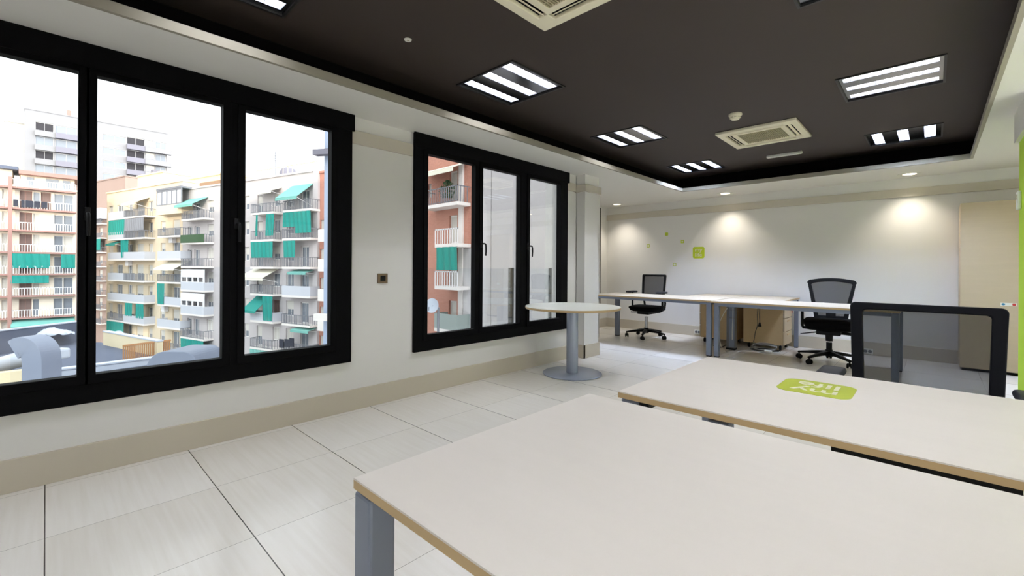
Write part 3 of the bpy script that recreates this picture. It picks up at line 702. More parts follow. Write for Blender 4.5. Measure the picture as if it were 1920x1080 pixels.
# ================================================================== OUTSIDE
# glass balustrade on the narrow balcony outside the windows
BX = -3.86
struct(MB().box(-4.05, WX-.22, -8, 4.95, -.25, -.02).build('floor_balcony', X['slab']))
for i, (y0, y1) in enumerate(((-2.2, -.2), (-.14, 2.0), (2.06, 4.02), (4.09, 4.82))):
    lab = ['glass balustrade panel outside the leftmost part of the big window', 'glass balustrade panel outside the right part of the big window', 'glass balustrade panel between brick building and smaller window', 'short glass balustrade panel next to the grey wall corner'][i]
    tag(MB().box(BX-.006, BX+.006, y0, y1, .02, 1.115).build('glass_panel', M['rail_glass']), lab, 'balustrade', 'glass balustrade panels on the balcony')
for i, y in enumerate((4.055, 4.86)):
    tag(MB().box(BX-.03, BX+.01, y-.033, y+.033, -.02, 1.125, .004).build('balustrade_post', M['post']), ['dark grey balustrade post seen through the middle pane of the smaller window', 'dark grey balustrade post seen through the last pane of the smaller window'][i], 'post', 'balustrade posts')

class Facade:
    """a building front: local x along it, local y into the building, z up"""
    def __init__(s, name, label, P0, ang, cat='building', group='buildings around the courtyard'):
        s.o = Vector((P0[0], P0[1], 0)); s.ang = ang; s.ex = Vector((math.cos(ang), math.sin(ang), 0)); s.n = Vector((-math.sin(ang), math.cos(ang), 0))
        s.root = thing(name, label, cat, (P0[0], P0[1], 0), ang, group); s.holes = []
    def px(s, u, v, off=0.0):
        k = ray(u, v); o = s.o - s.n*off; t = (o-EYEP).dot(s.n)/k.dot(s.n); p = EYEP+k*t
        return (p-s.o).dot(s.ex), p.z
    def rect(s, u0, u1, v0, v1, off=0.0):
        a, z1 = s.px(u0, (v0+v1)/2, off)[0], s.px((u0+u1)/2, v0, off)[1]; b, z0 = s.px(u1, (v0+v1)/2, off)[0], s.px((u0+u1)/2, v1, off)[1]
        return a, b, z0, z1
    def win(s, a, b, z0, z1, kind='glass'):
        """a window or balcony door let into the wall"""
        s.holes.append((a, b, z0, z1)); w = b-a
        mb = MB(); f = min(.09, w*.1)
        n = 2 if w > 1.0 else 1
        cells = [(a+f/2+k*(w-f/2)/n, a+(k+1)*(w-f/2)/n, z0+f, z1-f) for k in range(n)]
        holed(mb, a, b, z0, z1, .16, .24, cells, 'xz')
        W = mb.build('window', X['winframe'] if kind != 'brown' else X['terracotta'], s.root)
        m = {'glass': X['winglass'], 'shutter': X['shutter'], 'brown': X['brownpanel'], 'dark': X['recess']}.get(kind, X['winglass'])
        MB().box(a+f/2, b-f/2, .20, .23, z0+f/2, z1-f/2).build('pane', m, W)
        if kind == 'half': MB().box(a+f, b-f, .14, .17, z0+(z1-z0)*.45, z1).build('shutter', X['shutter'], W)
        return W
    def wall(s, a, b, z0, z1, m, depth=9.0, body=X['body'], roof=True):
        mb = MB(); holed(mb, a, b, z0, z1, 0, .3, s.holes, 'xz')
        w = mb.build('wall', m, s.root)
        MB().box(a+.02, b-.02, .32, depth, z0, z1-.02).build('body', body, s.root)
        mb = MB(); mb.box(a-.0, a+.03, .3, depth, z0, z1); mb.box(b-.03, b, .3, depth, z0, z1); mb.build('side_wall', m, s.root)
        if roof: MB().box(a-.1, b+.1, -.12, depth, z1, z1+.22).build('parapet', m, s.root)
        return w
    def balcony(s, a, b, zs, d=1.1, h=1.0, rail='bars', awn=None, m=None, awnm=None, ztop=None):
        """slab at zs with a railing; awn: 'drop' a hanging curtain, 'slope' a pitched awning"""
        bl = MB().box(a, b, -d, .0, zs-.22, zs).build('balcony', m or X['slab'], s.root)
        mb = MB()
        if rail == 'bars':
            mb.box(a, b, -d, -d+.05, zs+h-.06, zs+h); mb.box(a, a+.05, -d, 0, zs+h-.06, zs+h); mb.box(b-.05, b, -d, 0, zs+h-.06, zs+h); mb.box(a, b, -d, -d+.04, zs+.06, zs+.1)
            n = max(4, int((b-a)/.22))
            for k in range(n+1): x = a+(b-a-.05)*k/n; mb.box(x, x+.05, -d, -d+.04, zs, zs+h)
            for k in range(1, 4):
                y = -d+d*k/4
                for x in (a, b-.04): mb.box(x, x+.04, y-.02, y+.02, zs, zs+h)
            mb.build('railing', X['rail_d'], bl)
        elif rail == 'white':
            mb.box(a, b, -d, -d+.06, zs+h-.08, zs+h); n = max(4, int((b-a)/.25))
            for k in range(n+1): x = a+(b-a-.06)*k/n; mb.box(x, x+.06, -d, -d+.04, zs, zs+h)
            mb.build('railing', X['rail'], bl)
        elif rail == 'panel':
            mb.box(a, b, -d, -d+.05, zs, zs+h); mb.box(a, a+.05, -d+.05, 0, zs, zs+h); mb.box(b-.05, b, -d+.05, 0, zs, zs+h); mb.build('railing', X['railpanel'], bl)
        elif rail == 'solid':
            mb.box(a, b, -d, -d+.12, zs, zs+h); mb.box(a, a+.12, -d+.12, 0, zs, zs+h); mb.box(b-.12, b, -d+.12, 0, zs, zs+h); mb.build('railing', m or X['slab'], bl)
        if awn: s.awning(bl, awn, zs, h, ztop or zs+2.75, d, awnm or X['green'])
        return bl
    def awning(s, bl, spec, zs, h, zt, d, m):
        for kind, a, b, *rest in spec:
            lo = rest[0] if rest else .0
            mb = MB()
            if kind == 'drop':        # a hanging curtain with soft folds
                n = max(8, int((b-a)/.18)); rows = []
                for z in (zt, zt-(zt-zs-h)*.5, zs+h*lo):
                    rows.append([mb.bm.verts.new((a+(b-a)*k/n, -d-.03+.05*math.sin(k*1.7+z), z)) for k in range(n+1)])
                for A, B in zip(rows, rows[1:]):
                    for k in range(n): mb.bm.faces.new((A[k], A[k+1], B[k+1], B[k]))
                o = mb.build('awning', m, bl); md = o.modifiers.new('t', 'SOLIDIFY'); md.thickness = .03
            else:                       # pitched cloth on two arms
                out = rest[1] if len(rest) > 1 else 1.6
                mb.quad((a, -.05, zt), (b, -.05, zt), (b, -out, zt-lo), (a, -out, zt-lo)); mb.quad((a, -out, zt-lo), (b, -out, zt-lo), (b, -out, zt-lo-.25), (a, -out, zt-lo-.25))
                o = mb.build('awning', m, bl); md = o.modifiers.new('t', 'SOLIDIFY'); md.thickness = .04
                mb = MB()
                for x in (a+.05, b-.05): mb.tube([(x, -.05, zt-lo*1.5), (x, -out, zt-lo-.06)], .025, 6)
                mb.build('awning_arm', X['rail'], bl)

# ---- courtyard ground
struct(MB().box(-220, -8, -120, 90, -16.2, -16).build('ground', X['ground']))

# ---- left block with terracotta floor lines (front parallel to our windows)
A = Facade('apartment_block', 'beige apartment block with terracotta floor lines and long white balcony railings', (-87, 0), PI/2)
yl, yr = A.px(-60, 470)[0], A.px(143, 470)[0]
y17, y96 = A.px(18.5, 470, 1.0)[0], A.px(96, 470)[0]
slabs = [A.px(60, v)[1] for v in (363, 392, 433, 473, 512.5, 553, 592.5)]
fl = (slabs[1]-slabs[5])/4
zsl = [slabs[1]+fl*.95]+[slabs[1]-fl*k for k in range(9)]
for i, z in enumerate(zsl[:9]):
    zt = z+fl-.25
    def U(u): return A.px(u, 470)[0]
    if i == 0: continue
    A.win(U(36), U(60), z, zt-.25, 'brown'); A.win(U(62), U(74), z, zt-.3, 'glass' if i in (1, 6) else 'shutter')
    if i in (1,): A.win(U(76), U(95), z, zt-.25, 'brown')
    A.win(U(101), U(118), z, zt-.3, 'glass'); A.win(U(119), U(137), z, zt-.3, 'glass' if i != 3 else 'shutter')
    A.win(U(-20), U(0), z, zt-.3, 'half'); A.win(U(3), U(14), z, zt-.3, 'shutter')
A.wall(yl, yr, -16, zsl[0]+.1, X['left'], 12)
def AB(u): return A.px(u, 470, 1.0)[0]
ybr = AB(142)
for i, z in enumerate(zsl[:9]):
    aw = None; am = None
    if i == 4: aw = [('drop', AB(21), AB(94), .75), ('drop', AB(115), AB(141), .75)]
    if i == 5: aw = [('drop', AB(20), AB(92), 1.6)]
    if i == 7: aw = [('slope', AB(21), AB(141), .9, 1.7)]; am = X['green_l']
    if i == 8: aw = [('drop', AB(21), AB(141), .9)]; am = X['green_l']
    A.balcony(AB(19), ybr, z, 1.0, 1.0, 'white', aw, X['terracotta'], am, z+fl-.25)
    A.balcony(yl, AB(17), z, 1.0, 1.0, 'white', None, X['terracotta'])
mb = MB(); mb.box(y17-.18, y17+.18, -1.08, -.75, -16, zsl[0]+1.2); mb.build('pilaster', X['terracotta'], A.root)
MB().box(yl, U(20), 3.0, 8, zsl[0], zsl[0]+2.6).build('penthouse', X['left'], A.root)
MB().box(yl, U(32), 2.0, 8, zsl[0]+2.6, zsl[0]+3.0).build('penthouse_roof', X['roofgrey'], A.root)
MB().box(U(36), U(141), 3.0, 8, zsl[0], zsl[0]+2.1).build('penthouse', X['left'], A.root)
MB().box(U(33), yr+.6, 1.8, 8, zsl[0]+2.1, zsl[0]+2.6).build('penthouse_roof', X['terracotta'], A.root)
for u0, u1 in ((48, 62), (85, 110), (118, 132)): MB().box(U(u0), U(u1), 2.92, 3.0, zsl[0]+.2, zsl[0]+1.9).build('penthouse_window', X['winglass'], A.root)
mb = MB()
for k, (u0, u1, dz) in enumerate(((25, 34, -.1), (40, 46, -.35), (48, 62, -.1), (64, 75, .05), (77, 88, .1))):
    mb.box(U(u0), U(u1), -1.16, -1.06, zsl[1]+.15+dz*.3, zsl[1]+.98)
o = mb.build('laundry', X['clothdark'], None)
o.matrix_world = A.root.matrix_basis.copy(); tag(o, 'dark clothes hung along an upper white balcony railing of the terracotta banded block', 'laundry', 'laundry on the balconies')

# ---- white tower behind
Tw = Facade('tower_block', 'tall white tower block with dark recessed balconies rising behind the others', (-145, 0), PI/2)
def TU(u): return Tw.px(u, 300)[0]
zt0 = Tw.px(65, 207)[1]
tf = (Tw.px(100, 300)[1]-Tw.px(100, 326)[1])
tz = [zt0-2.2-tf*(k+1) for k in range(14)]
for i, z in enumerate(tz[:9]):
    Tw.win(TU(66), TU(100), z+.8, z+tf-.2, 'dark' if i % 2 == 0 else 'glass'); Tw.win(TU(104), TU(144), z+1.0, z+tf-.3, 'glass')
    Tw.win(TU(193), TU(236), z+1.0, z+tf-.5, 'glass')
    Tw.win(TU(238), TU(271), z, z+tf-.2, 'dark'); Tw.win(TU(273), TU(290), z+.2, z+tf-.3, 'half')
    Tw.win(TU(292), TU(311), z+.9, z+tf-.3, 'glass')
Tw.wall(TU(46), TU(313), -16, zt0, X['tower'], 14)
for z in tz[:9]:
    Tw.balcony(TU(65), TU(104), z, .8, 1.0, 'solid', None, X['tower']); Tw.balcony(TU(104), TU(150), z, 1.2, 1.0, 'solid', None, X['slab_grey'])
    Tw.balcony(TU(237), TU(271), z, 1.2, 1.0, 'solid', None, X['slab_grey']); Tw.balcony(TU(271), TU(313)+.8, z, 1.4, 1.0, 'solid', None, X['tower'])
MB().box(TU(126), TU(134), 3, 5, zt0, zt0+2.2).build('chimney', X['terracotta'], Tw.root)
# lower beige annexe at the tower's left
An = Facade('annexe_building', 'pale beige plain building at the left foot of the white tower', (-150, 0), PI/2)
An.wall(An.px(8, 300)[0], An.px(46, 300)[0], -16, An.px(40, 232)[1], X['tower_side'], 10)

# ---- middle blocks (front turned towards us)
def mpt(u):
    d = FPX*3/(37.6+.0457*(u-240)); return (_F+_r*((u-CX)/FPX))*d
P0, P1 = mpt(200), mpt(600)
ang = math.atan2(P1.y-P0.y, P1.x-P0.x)
B = Facade('apartment_block', 'cream apartment block with stacked balconies, behind the grey flat roof', P0, ang)
def BU(u): return B.px(u, 499)[0]
def BB(u): return B.px(u, 499, 1.15)[0]
zB = [2.1+3*k for k in range(3, -6, -1)]        # slab levels: 11.1, 8.1, 5.1, 2.1, ...
zB = [8.15, 5.12, 2.1, -.95, -3.95, -6.95, -9.95]
for i, z in enumerate(zB):
    for (u0, u1, k) in ((204, 212, 'half'), (219, 230, 'glass'), (240, 248, 'glass'), (256, 269, 'half')):
        if (i, u0) in ((5, 240), (5, 256)): k = 'glass'
        B.win(BU(u0), BU(u1), z, z+2.25, k)
    B.win(BU(278.5), BU(286.5), z+.75, z+2.2, ['glass', 'glass', 'shutter', 'half', 'half', 'glass', 'half'][i])
    B.win(BU(301), BU(310), z+.7, z+2.2, 'half'); B.win(BU(324), BU(337), z, z+2.25, 'half' if i % 2 else 'glass')
zr = B.px(313, 345)[1]
B.wall(BU(200), BU(342), -16, zr, X['cream'], 10)
G1 = [('drop', BB(203), BB(232), .55)]
specL = [(0, 'panel', None, None), (1, 'panel', [('drop', BB(202), BB(233), .6)], None), (2, 'panel', [('drop', BB(226), BB(240), .2), ('slope', BB(202), BB(219), .5, 1.4)], None),
         (3, 'panel', None, None), (4, 'panel', None, None), (5, 'bars', None, None), (6, 'panel', None, None)]
for i, rl, aw, am in specL: B.balcony(BB(201), BB(234), zB[i], 1.1, 1.0, rl, aw, None, am)
specR = [(0, 'bars', [('slope', BB(238), BB(262), 1.0, 1.9)], X['creamcloth']), (1, 'bars', [('drop', BB(235), BB(272), 1.0)], X['rail_d']), (2, 'panel', None, None), (3, 'bars', None, None), (4, 'panel', None, None),
         (5, 'panel', [('drop', BB(237), BB(250), .9), ('drop', BB(257), BB(272), .75)], X['green']), (6, 'bars', None, None)]
for i, rl, aw, am in specR: B.balcony(BB(234), BB(273), zB[i], 1.3, 1.0, rl, aw, None, am)
B.balcony(BB(201), BB(234), -9.95+.01, 1.12, .4, 'panel', [('drop', BB(201), BB(216), .2), ('drop', BB(217), BB(233), .2)], None, X['green'])
specC = [(1, 'bars', None, None), (2, 'panel', None, None), (3, 'bars', [('slope', BB(300), BB(338), 1.0, 1.9)], X['creamcloth']), (4, 'panel', [('drop', BB(297), BB(309), .0)], X['green']), (5, 'panel', None, None), (6, 'bars', None, None)]
for i, rl, aw, am in specC: B.balcony(BB(296), BB(339), zB[i], 1.2, 1.0, rl, aw, None, am)
# glazed bay at the top floor
b0 = B.balcony(BB(295), BB(342), 8.15, 1.3, 1.0, 'solid', None, X['cream'])
mb = MB(); holed(mb, BB(295), BB(342), 9.15, 11.3, -1.3, -1.2, [(BB(296+k*9.2), BB(304+k*9.2), 9.3, 11.0) for k in range(5)], 'xz'); mb.box(BB(295), BB(342), -1.35, 0, 11.2, 11.45); mb.build('glazed_gallery', X['rail_d'], b0)
MB().box(BB(295)+.05, BB(342)-.05, -1.24, -1.2, 9.15, 11.2).build('gallery_glass', X['railpanel'], b0)
for u, z in ((328, 4.6), (314, -4.7), (246, 1.5)):
    a = BU(u); MB().box(a-.45, a+.45, -.55, -.05, z-.35, z+.35).build('air_conditioner_box', X['rail'], B.root)

D = Facade('apartment_block', 'pinkish white apartment block with green awnings, nearest the right of the big window', P0, ang)
zD = [7.12, 4.12, 1.12, -1.88, -4.88, -7.88]
def DU(u): return D.px(u, 500)[0]
def DB(u): return D.px(u, 500, 1.12)[0]
for i, z in enumerate(zD):
    D.win(DU(352), DU(360), z, z+2.2, 'glass'); D.win(DU(364), DU(374), z, z+2.2, 'glass')
    D.win(DU(388.5), DU(400), z+.8, z+2.3, ['half', 'half', 'shutter', 'half', 'half', 'shutter'][i])
    D.win(DU(459), DU(467), z+.7, z+2.3, 'half'); D.win(DU(482), DU(492), z, z+2.2, 'half')
    D.win(DU(512), DU(524.5), z+.75, z+2.3, ['half', 'glass', 'half', 'glass', 'brown', 'shutter'][i])
    D.win(DU(537), DU(551), z+.6, z+2.3, ['half', 'half', 'half', 'glass', 'half', 'shutter'][i]); D.win(DU(564), DU(579), z, z+2.2, 'glass')
zr2 = D.px(560, 326)[1]
D.wall(DU(342)+.02, DU(590), -16, zr2, X['white'], 10)
specD = [(0, 'bars', [('slope', DB(338), DB(372), 1.1, 1.9)], X['green_l'], 340, 383), (1, 'bars', [('drop', DB(340), DB(382), .1)], None, 339.5, 383), (2, 'bars', None, None, 339.5, 383), (3, 'panel', None, None, 339.5, 383), (4, 'panel', None, None, 339.5, 383), (5, 'bars', None, None, 339.5, 383),
         (0, 'bars', [('slope', DB(474), DB(510), .5, 1.3)], X['creamcloth'], 470, 512), (1, 'bars', [('drop', DB(499), DB(513), .4), ('drop', DB(480), DB(483), .4)], None, 470, 512), (2, 'bars', [('drop', DB(471), DB(511), 1.0)], None, 470, 512), (3, 'bars', [('slope', DB(459), DB(505), 1.0, 1.9)], X['creamcloth'], 470, 512), (4, 'panel', [('slope', DB(466), DB(492), 1.6, 1.9), ('drop', DB(494), DB(512), .1)], None, 470, 512), (5, 'bars', None, None, 470, 512),
         (0, 'bars', [('slope', DB(530), DB(570), 1.6, 2.0)], X['green_l'], 530, 582), (1, 'bars', [('drop', DB(531), DB(555), 1.2), ('drop', DB(555), DB(583), .5)], None, 529, 582), (2, 'bars', [('drop', DB(532), DB(553), 1.0)], None, 529, 582), (3, 'panel', [('slope', DB(542), DB(576), .3, 1.3)], X['green_l'], 529, 582), (4, 'bars', None, None, 529, 582), (5, 'bars', [('slope', DB(548), DB(581), .3, 1.3)], X['green_l'], 529, 582)]
for i, rl, aw, am, u0, u1 in specD:
    am2 = X['green'] if am is None else am
    if i == 1 and u0 < 350: aw = None
    D.balcony(DB(u0), DB(u1), zD[i], 1.15, 1.0, rl, aw, None, am2)
D.balcony(DB(340), DB(382), zD[5]-3, 1.1, .9, 'panel', [('drop', DB(340), DB(382), .1)], None, X['green'])
D.balcony(DB(470), DB(512), zD[5]-3, 1.1, .9, 'panel', [('drop', DB(470), DB(512), .1)], None, X['green_l'])
# dark green cloth on one balcony and glazed galleries on two
MB().box(DB(339.5), DB(383), -1.22, -1.16, 4.1, 5.1).build('balcony_screen', X['leaf'], D.root)
for z in (-1.88, -4.88):
    mb = MB(); holed(mb, DB(339.5), DB(383), z+1.0, z+2.6, -1.15, -1.05, [(DB(341+k*10.4), DB(349.5+k*10.4), z+1.05, z+1.6) for k in range(4)], 'xz'); mb.build('glazed_gallery', X['rail'], D.root)
MB().box(DU(350), DU(419), 1.5, 1.6, zr2+.2, zr2+1.2).build('reed_screen', X['reed'], D.root)
mb = MB(); mb.box(DU(475), DU(588), .3, .35, zr2+1.1, zr2+1.2)
for k in range(14): x = DU(475)+(DU(588)-DU(475))*k/13; mb.box(x, x+.06, .3, .36, zr2+.2, zr2+1.2)
mb.build('roof_railing', X['warm'], D.root)
t0 = D.px(470, 310); MB().lathe([(0, 0), (1.0, 0), (1.0, 1.4), (.7, 1.9), (0, 2.1)], (D.px(481, 310)[0], 4, zr2+.2), 20).build('water_tank', X['slab_grey'], D.root, smooth=True)
mb = MB(); mb.box(D.px(470, 300)[0], D.px(470, 300)[0]+.06, 3, 3.06, zr2, zr2+4.2)
for k in range(4): mb.box(D.px(470, 300)[0]-.6+.1*k, D.px(470, 300)[0]+.6-.1*k, 3, 3.04, zr2+3+.3*k, zr2+3.04+.3*k)
mb.build('antenna', X['rail_d'], D.root)
MB().box(DU(590), DU(599), -.25, 3, -16, zr2+.6).build('pilaster', X['white'], D.root)
o = MB(); 
for u0, u1, v0, v1 in ((524, 532, 636, 652), (534, 543, 636, 651), (543, 551, 634, 650)):
    a, b, z0, z1 = D.rect(u0, u1, v0, v1, 1.25); o.box(a, b, -1.30, -1.22, z0, z1)
o = o.build('laundry', X['clothdark'], None); o.matrix_world = D.root.matrix_basis.copy(); tag(o, 'dark clothes hung outside the lowest balcony of the pinkish white block', 'laundry', 'laundry on the balconies')

E2 = Facade('apartment_block', 'narrow red brick block with white balcony stack beside the blue-grey cladding', P0, ang)
for k in range(5): E2.win(E2.px(600, 500)[0], E2.px(607, 500)[0], -8+3*k, -6+3*k, 'half')
E2.wall(E2.px(599, 500)[0], E2.px(640, 500)[0], -16, E2.px(603, 325)[1], X['brick'], 8)
for k in range(6): E2.balcony(E2.px(596, 500, 1.0)[0], E2.px(640, 500)[0], -10.9+3*k-.2, 1.0, 1.0, 'solid', None, X['slab'])

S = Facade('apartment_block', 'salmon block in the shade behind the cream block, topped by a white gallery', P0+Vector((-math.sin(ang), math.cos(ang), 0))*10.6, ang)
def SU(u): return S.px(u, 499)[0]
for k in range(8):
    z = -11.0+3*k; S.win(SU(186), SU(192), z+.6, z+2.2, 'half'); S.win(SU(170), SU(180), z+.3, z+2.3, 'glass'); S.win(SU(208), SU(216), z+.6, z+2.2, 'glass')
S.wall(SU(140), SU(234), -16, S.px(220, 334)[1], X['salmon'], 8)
for k in range(8):
    z = -11.0+3*k; S.balcony(SU(160), SU(201), z, 1.0, 1.0, 'bars', [('drop', SU(184), SU(200), .4)] if k == 5 else None)
MB().box(SU(178), SU(201), -1.2, 0, 11.0, 13.2).build('glazed_gallery', X['railpanel'], S.root)

# rooftop structures lit at the back
NB = Vector((-math.sin(ang), math.cos(ang), 0))
R1 = Facade('rooftop_house', 'warm beige rooftop stair house between the white tower and cream block', P0+NB*3.5, ang, 'building', 'rooftop structures')
R1.wall(R1.px(258, 330)[0], R1.px(306, 330)[0], zr+.24, R1.px(280, 328)[1], X['warm'], 4); a, z = R1.px(277, 318); MB().box(a, a+.8, .4, 1.4, zr+.3, z).build('chimney', X['slab_grey'], R1.root)
R2 = Facade('rooftop_house', 'low warm rooftop house behind the reed screen of the pinkish white block', P0+NB*4.5, ang, 'building', 'rooftop structures')
R2.wall(R2.px(350, 330)[0], R2.px(425, 330)[0], zr2+.24, R2.px(380, 333)[1], X['warm'], 4)

# ---- foreground roofs seen low in the big window
def place(u, v, z): return at_z(u, v, z)
q = [place(u, v, -5) for u, v in ((120, 640), (270, 664), (420, 700), (100, 760))]
poly = [place(u, v, -5) for u, v in ((190, 642), (360, 684), (360, 730), (-40, 800), (-260, 760), (-260, 664), (100, 640))]
struct(MB().prism([(p_.x, p_.y) for p_ in poly], T(0, 0, -5.4), .4).build('ground_flat_roof', X['roofgrey']))
def wallseg(name, lab, cat, p, q, h, w, m, z=-5.0, group='roof parapets'):
    p = Vector(p); q = Vector(q); d = q-p; L = math.hypot(d.x, d.y); r = thing(name, lab, cat, (p.x, p.y, z), math.atan2(d.y, d.x), group)
    MB().box(0, L, -w/2, w/2, 0, h).build('wall', m, r); MB().box(-.03, L+.03, -w/2-.04, w/2+.04, h, h+.08).build('coping', X['zinc_l'], r); return r
wallseg('parapet_wall', 'cream parapet wall along the far edge of the grey roof', 'wall', place(198, 646, -5), place(300, 668, -5), 1.0, .3, X['parapet'])
wallseg('parapet_wall', 'grey parapet with a white coping across the lowest edge of the view', 'wall', place(60, 712, -5+.0), place(330, 676, -5), .35, .5, X['zinc_l'])
wallseg('parapet_wall', 'grey roof edge wall with a broad white eave in front of the terracotta banded block', 'wall', place(-60, 674, -5), place(150, 640, -5), 1.6, .4, X['roofgrey'])
# orange fence
p, q = place(230, 676, -5), place(320, 663, -5); d = q-p; L = math.hypot(d.x, d.y)
r = thing('roof_fence', 'orange-brown slatted fence standing on the grey roof', 'fence', p, math.atan2(d.y, d.x))
mb = MB()
for k in range(24): mb.box(L*k/24, L*k/24+.07, -.02, .02, 0, .9)
mb.build('slats', X['wood'], r); MB().box(0, L, -.04, .04, .88, 1.0).build('rail', X['wood'], r)
# gooseneck duct
def at_depth(u, v, d): return EYEP+ray(u, v)*d
dd = 15.5
r = thing('vent_duct', 'large grey gooseneck ventilation duct on the roof behind the leftmost pane', 'duct', at_depth(78, 712, dd))
base = at_depth(78, 712, dd)
path = [at_depth(u, v, dd)-base for u, v in ((79, 735), (79, 700), (79, 676), (76, 660), (67, 650), (54, 648), (44, 653))]
path = smoothpts(path, 5); mb = MB(); W = .34
side = Vector((-_F.x, -_F.y, 0)); up = Vector((0, 0, 1))
rings = []
for i, pp in enumerate(path):
    t = (path[min(i+1, len(path)-1)]-path[max(i-1, 0)]).normalized(); n_ = t.cross(side).normalized()
    rings.append([mb.bm.verts.new(pp+n_*a*W+side*b*W) for a, b in ((-1, -1), (1, -1), (1, 1), (-1, 1))])
for Aa, Bb in zip(rings, rings[1:]):
    for k in range(4): mb.bm.faces.new((Aa[k], Aa[(k+1) % 4], Bb[(k+1) % 4], Bb[k]))
mb.bm.faces.new(rings[0]); mb.bm.faces.new(rings[-1]); mb.build('duct', X['zinc'], r, bevel=.03)
# second arched duct
base = at_depth(350, 690, 11.0)
r = thing('vent_duct', 'long grey round-topped ventilation cowl at the bottom of the middle pane', 'duct', base, math.atan2(_R.y, _R.x))
w = 46/FPX*11.0; hh_ = .50; prof = [(-w, -1.2), (w, -1.2)] + [(w-.34+.34*math.cos(t), hh_-.34+.34*math.sin(t)) for t in [PI/2*k/8 for k in range(9)]] + [(-(w-.46)-.46*math.sin(t), hh_-.46+.46*math.cos(t)) for t in [PI/2*k/8 for k in range(9)]]
MB().prism(prof, RX(PI/2) @ T(0, 0, -.5), 1.0).build('cowl', X['zinc'], r, bevel=.02)
# white curved pipe and pale hut
p = [at_depth(u, v, 17) for u, v in ((-40, 690), (0, 684), (30, 676), (62, 668))]
tag(MB().tube(smoothpts(p), .30, 14).build('roof_pipe', X['zinc_l'], smooth=True), 'thick white pipe running behind the grey gooseneck duct', 'pipe')
c = at_depth(103, 664, 18)
tag(MB().mbox(T(*c) @ RZ(.5), .5, .8, .42, .08).build('roof_hatch', X['zinc_l']), 'white sheet-metal cap right of the grey gooseneck duct', 'hatch')
c = at_depth(20, 705, 16.2)
tag(MB().box(c.x-.2, c.x+.2, c.y-3.2, c.y+.9, -5, c.z+.18).build('roof_hut', X['parapet']), 'low cream roof wall under the thick white pipe', 'wall')
# crumpled white cover sheets on the far roof edge
c = at_depth(78, 618, 33); mb = MB()
rows = [[mb.bm.verts.new((c.x+(j-4)*.16, c.y+(i-8)*.22, c.z-.4+.55*math.sin(PI*i/16)*math.sin(PI*j/8)+.08*math.sin(i*2.1+j))) for j in range(9)] for i in range(17)]
for a_, b_ in zip(rows, rows[1:]):
    for j in range(8): mb.bm.faces.new((a_[j], a_[j+1], b_[j+1], b_[j]))
o = mb.build('roof_cover', X['zinc_l'], smooth=True); o.modifiers.new('t', 'SOLIDIFY').thickness = .05; tag(o, 'crumpled white cover on the roof edge before the terracotta banded block', 'cover')
def dish(lab, c, rad, n):
    r = thing('satellite_dish', lab, 'satellite dish', c, 0, 'satellite dishes')
    q = Vector((0, 0, 1)).rotation_difference(Vector(n).normalized()).to_matrix().to_4x4()
    mb = MB(); mb.lathe([(rad*k/8, .25*rad*(k/8)**2) for k in range(9)]+[(rad*.99, .25*rad-.02), (0, -.03)], n=32); d = mb.build('dish', X['zinc_l'], r, smooth=True); d.data.transform(q)
    mb = MB(); mb.tube([(0, 0, 0), (0, .12, -.1), (0, .35, -.25)], .03); mb.build('bracket', X['rail_d'], r, smooth=True)
    mb = MB(); mb.tube([q @ Vector((0, -rad*.8, .1)), q @ Vector((0, -rad*.3, rad*.8))], .02); mb.build('feed_arm', X['rail_d'], r)
    return r
c = at_depth(222, 629, 40); dish('white satellite dish above the cream parapet on the grey roof', c, .42, (.75, -.3, .3))
tag(MB().cyl((c.x, c.y+.3, -5), (c.x, c.y+.3, c.z-.1), .05).build('dish_mast', X['rail_d']), 'thin mast carrying the satellite dish on the grey roof', 'mast')

# ---- brick block, concrete party wall and blue-grey cladding seen in the smaller window
K = Facade('brick_building', 'red brick block with small balconies and a green curtain behind the smaller window', (0, 19.0), 0)
def KU(u): return K.px(u, 480)[0]
def KZ(v): return K.px(838, v)[1]
KV = [(323, 378), (405, 457), (478, 537), (563, 618)]
for t_, b_ in KV: K.win(KU(842), KU(857), KZ(b_), KZ(t_), 'shutter')
K.win(KU(801), KU(808), KZ(365), KZ(338), 'shutter')
K.wall(KU(740), KU(888), -16, KZ(230), X['brick'], 9)
MB().box(KU(862), KU(869.5), -.14, 0, -16, KZ(240)).build('quoin_strip', X['quoin'], K.root)
MB().box(KU(870), KU(889), -.06, 0, -16, KZ(467)).build('plaster', X['concrete'], K.root)
MB().box(KU(869), KU(889), -.2, 0, KZ(311), KZ(309)).build('ledge', X['brownpanel'], K.root)
def KB(u): return K.px(u, 480, 1.1)[0]
def KY(v): return K.px(838, v, 1.1)[1]
K.balcony(KB(790), KB(857), KY(380), 1.1, 1.05, 'bars', None, X['quoin'])
K.balcony(KB(815), KB(858), KY(457), 1.1, 1.0, 'white', None, X['quoin'])
K.balcony(KB(815), KB(858), KY(537), 1.1, 1.0, 'white', [('drop', KB(818), KB(857), 1.05)], X['quoin'], X['green'], KY(463))
b4 = K.balcony(KB(815), KB(858), KY(618), 1.1, 1.0, 'panel', None, X['quoin'])
for c4 in b4.children: c4.data.materials[0] = X['railgreen']
mb = MB(); a1, b1 = KB(780), KB(853); mb.quad((a1, -.05, KY(303)), (b1, -.05, KY(303)), (b1, -1.3, KY(318)), (a1, -1.3, KY(318))); mb.quad((a1, -1.3, KY(318)), (b1, -1.3, KY(318)), (b1, -1.3, KY(325)), (a1, -1.3, KY(325)))
o = mb.build('awning', X['creamcloth'], K.root); o.modifiers.new('t', 'SOLIDIFY').thickness = .05
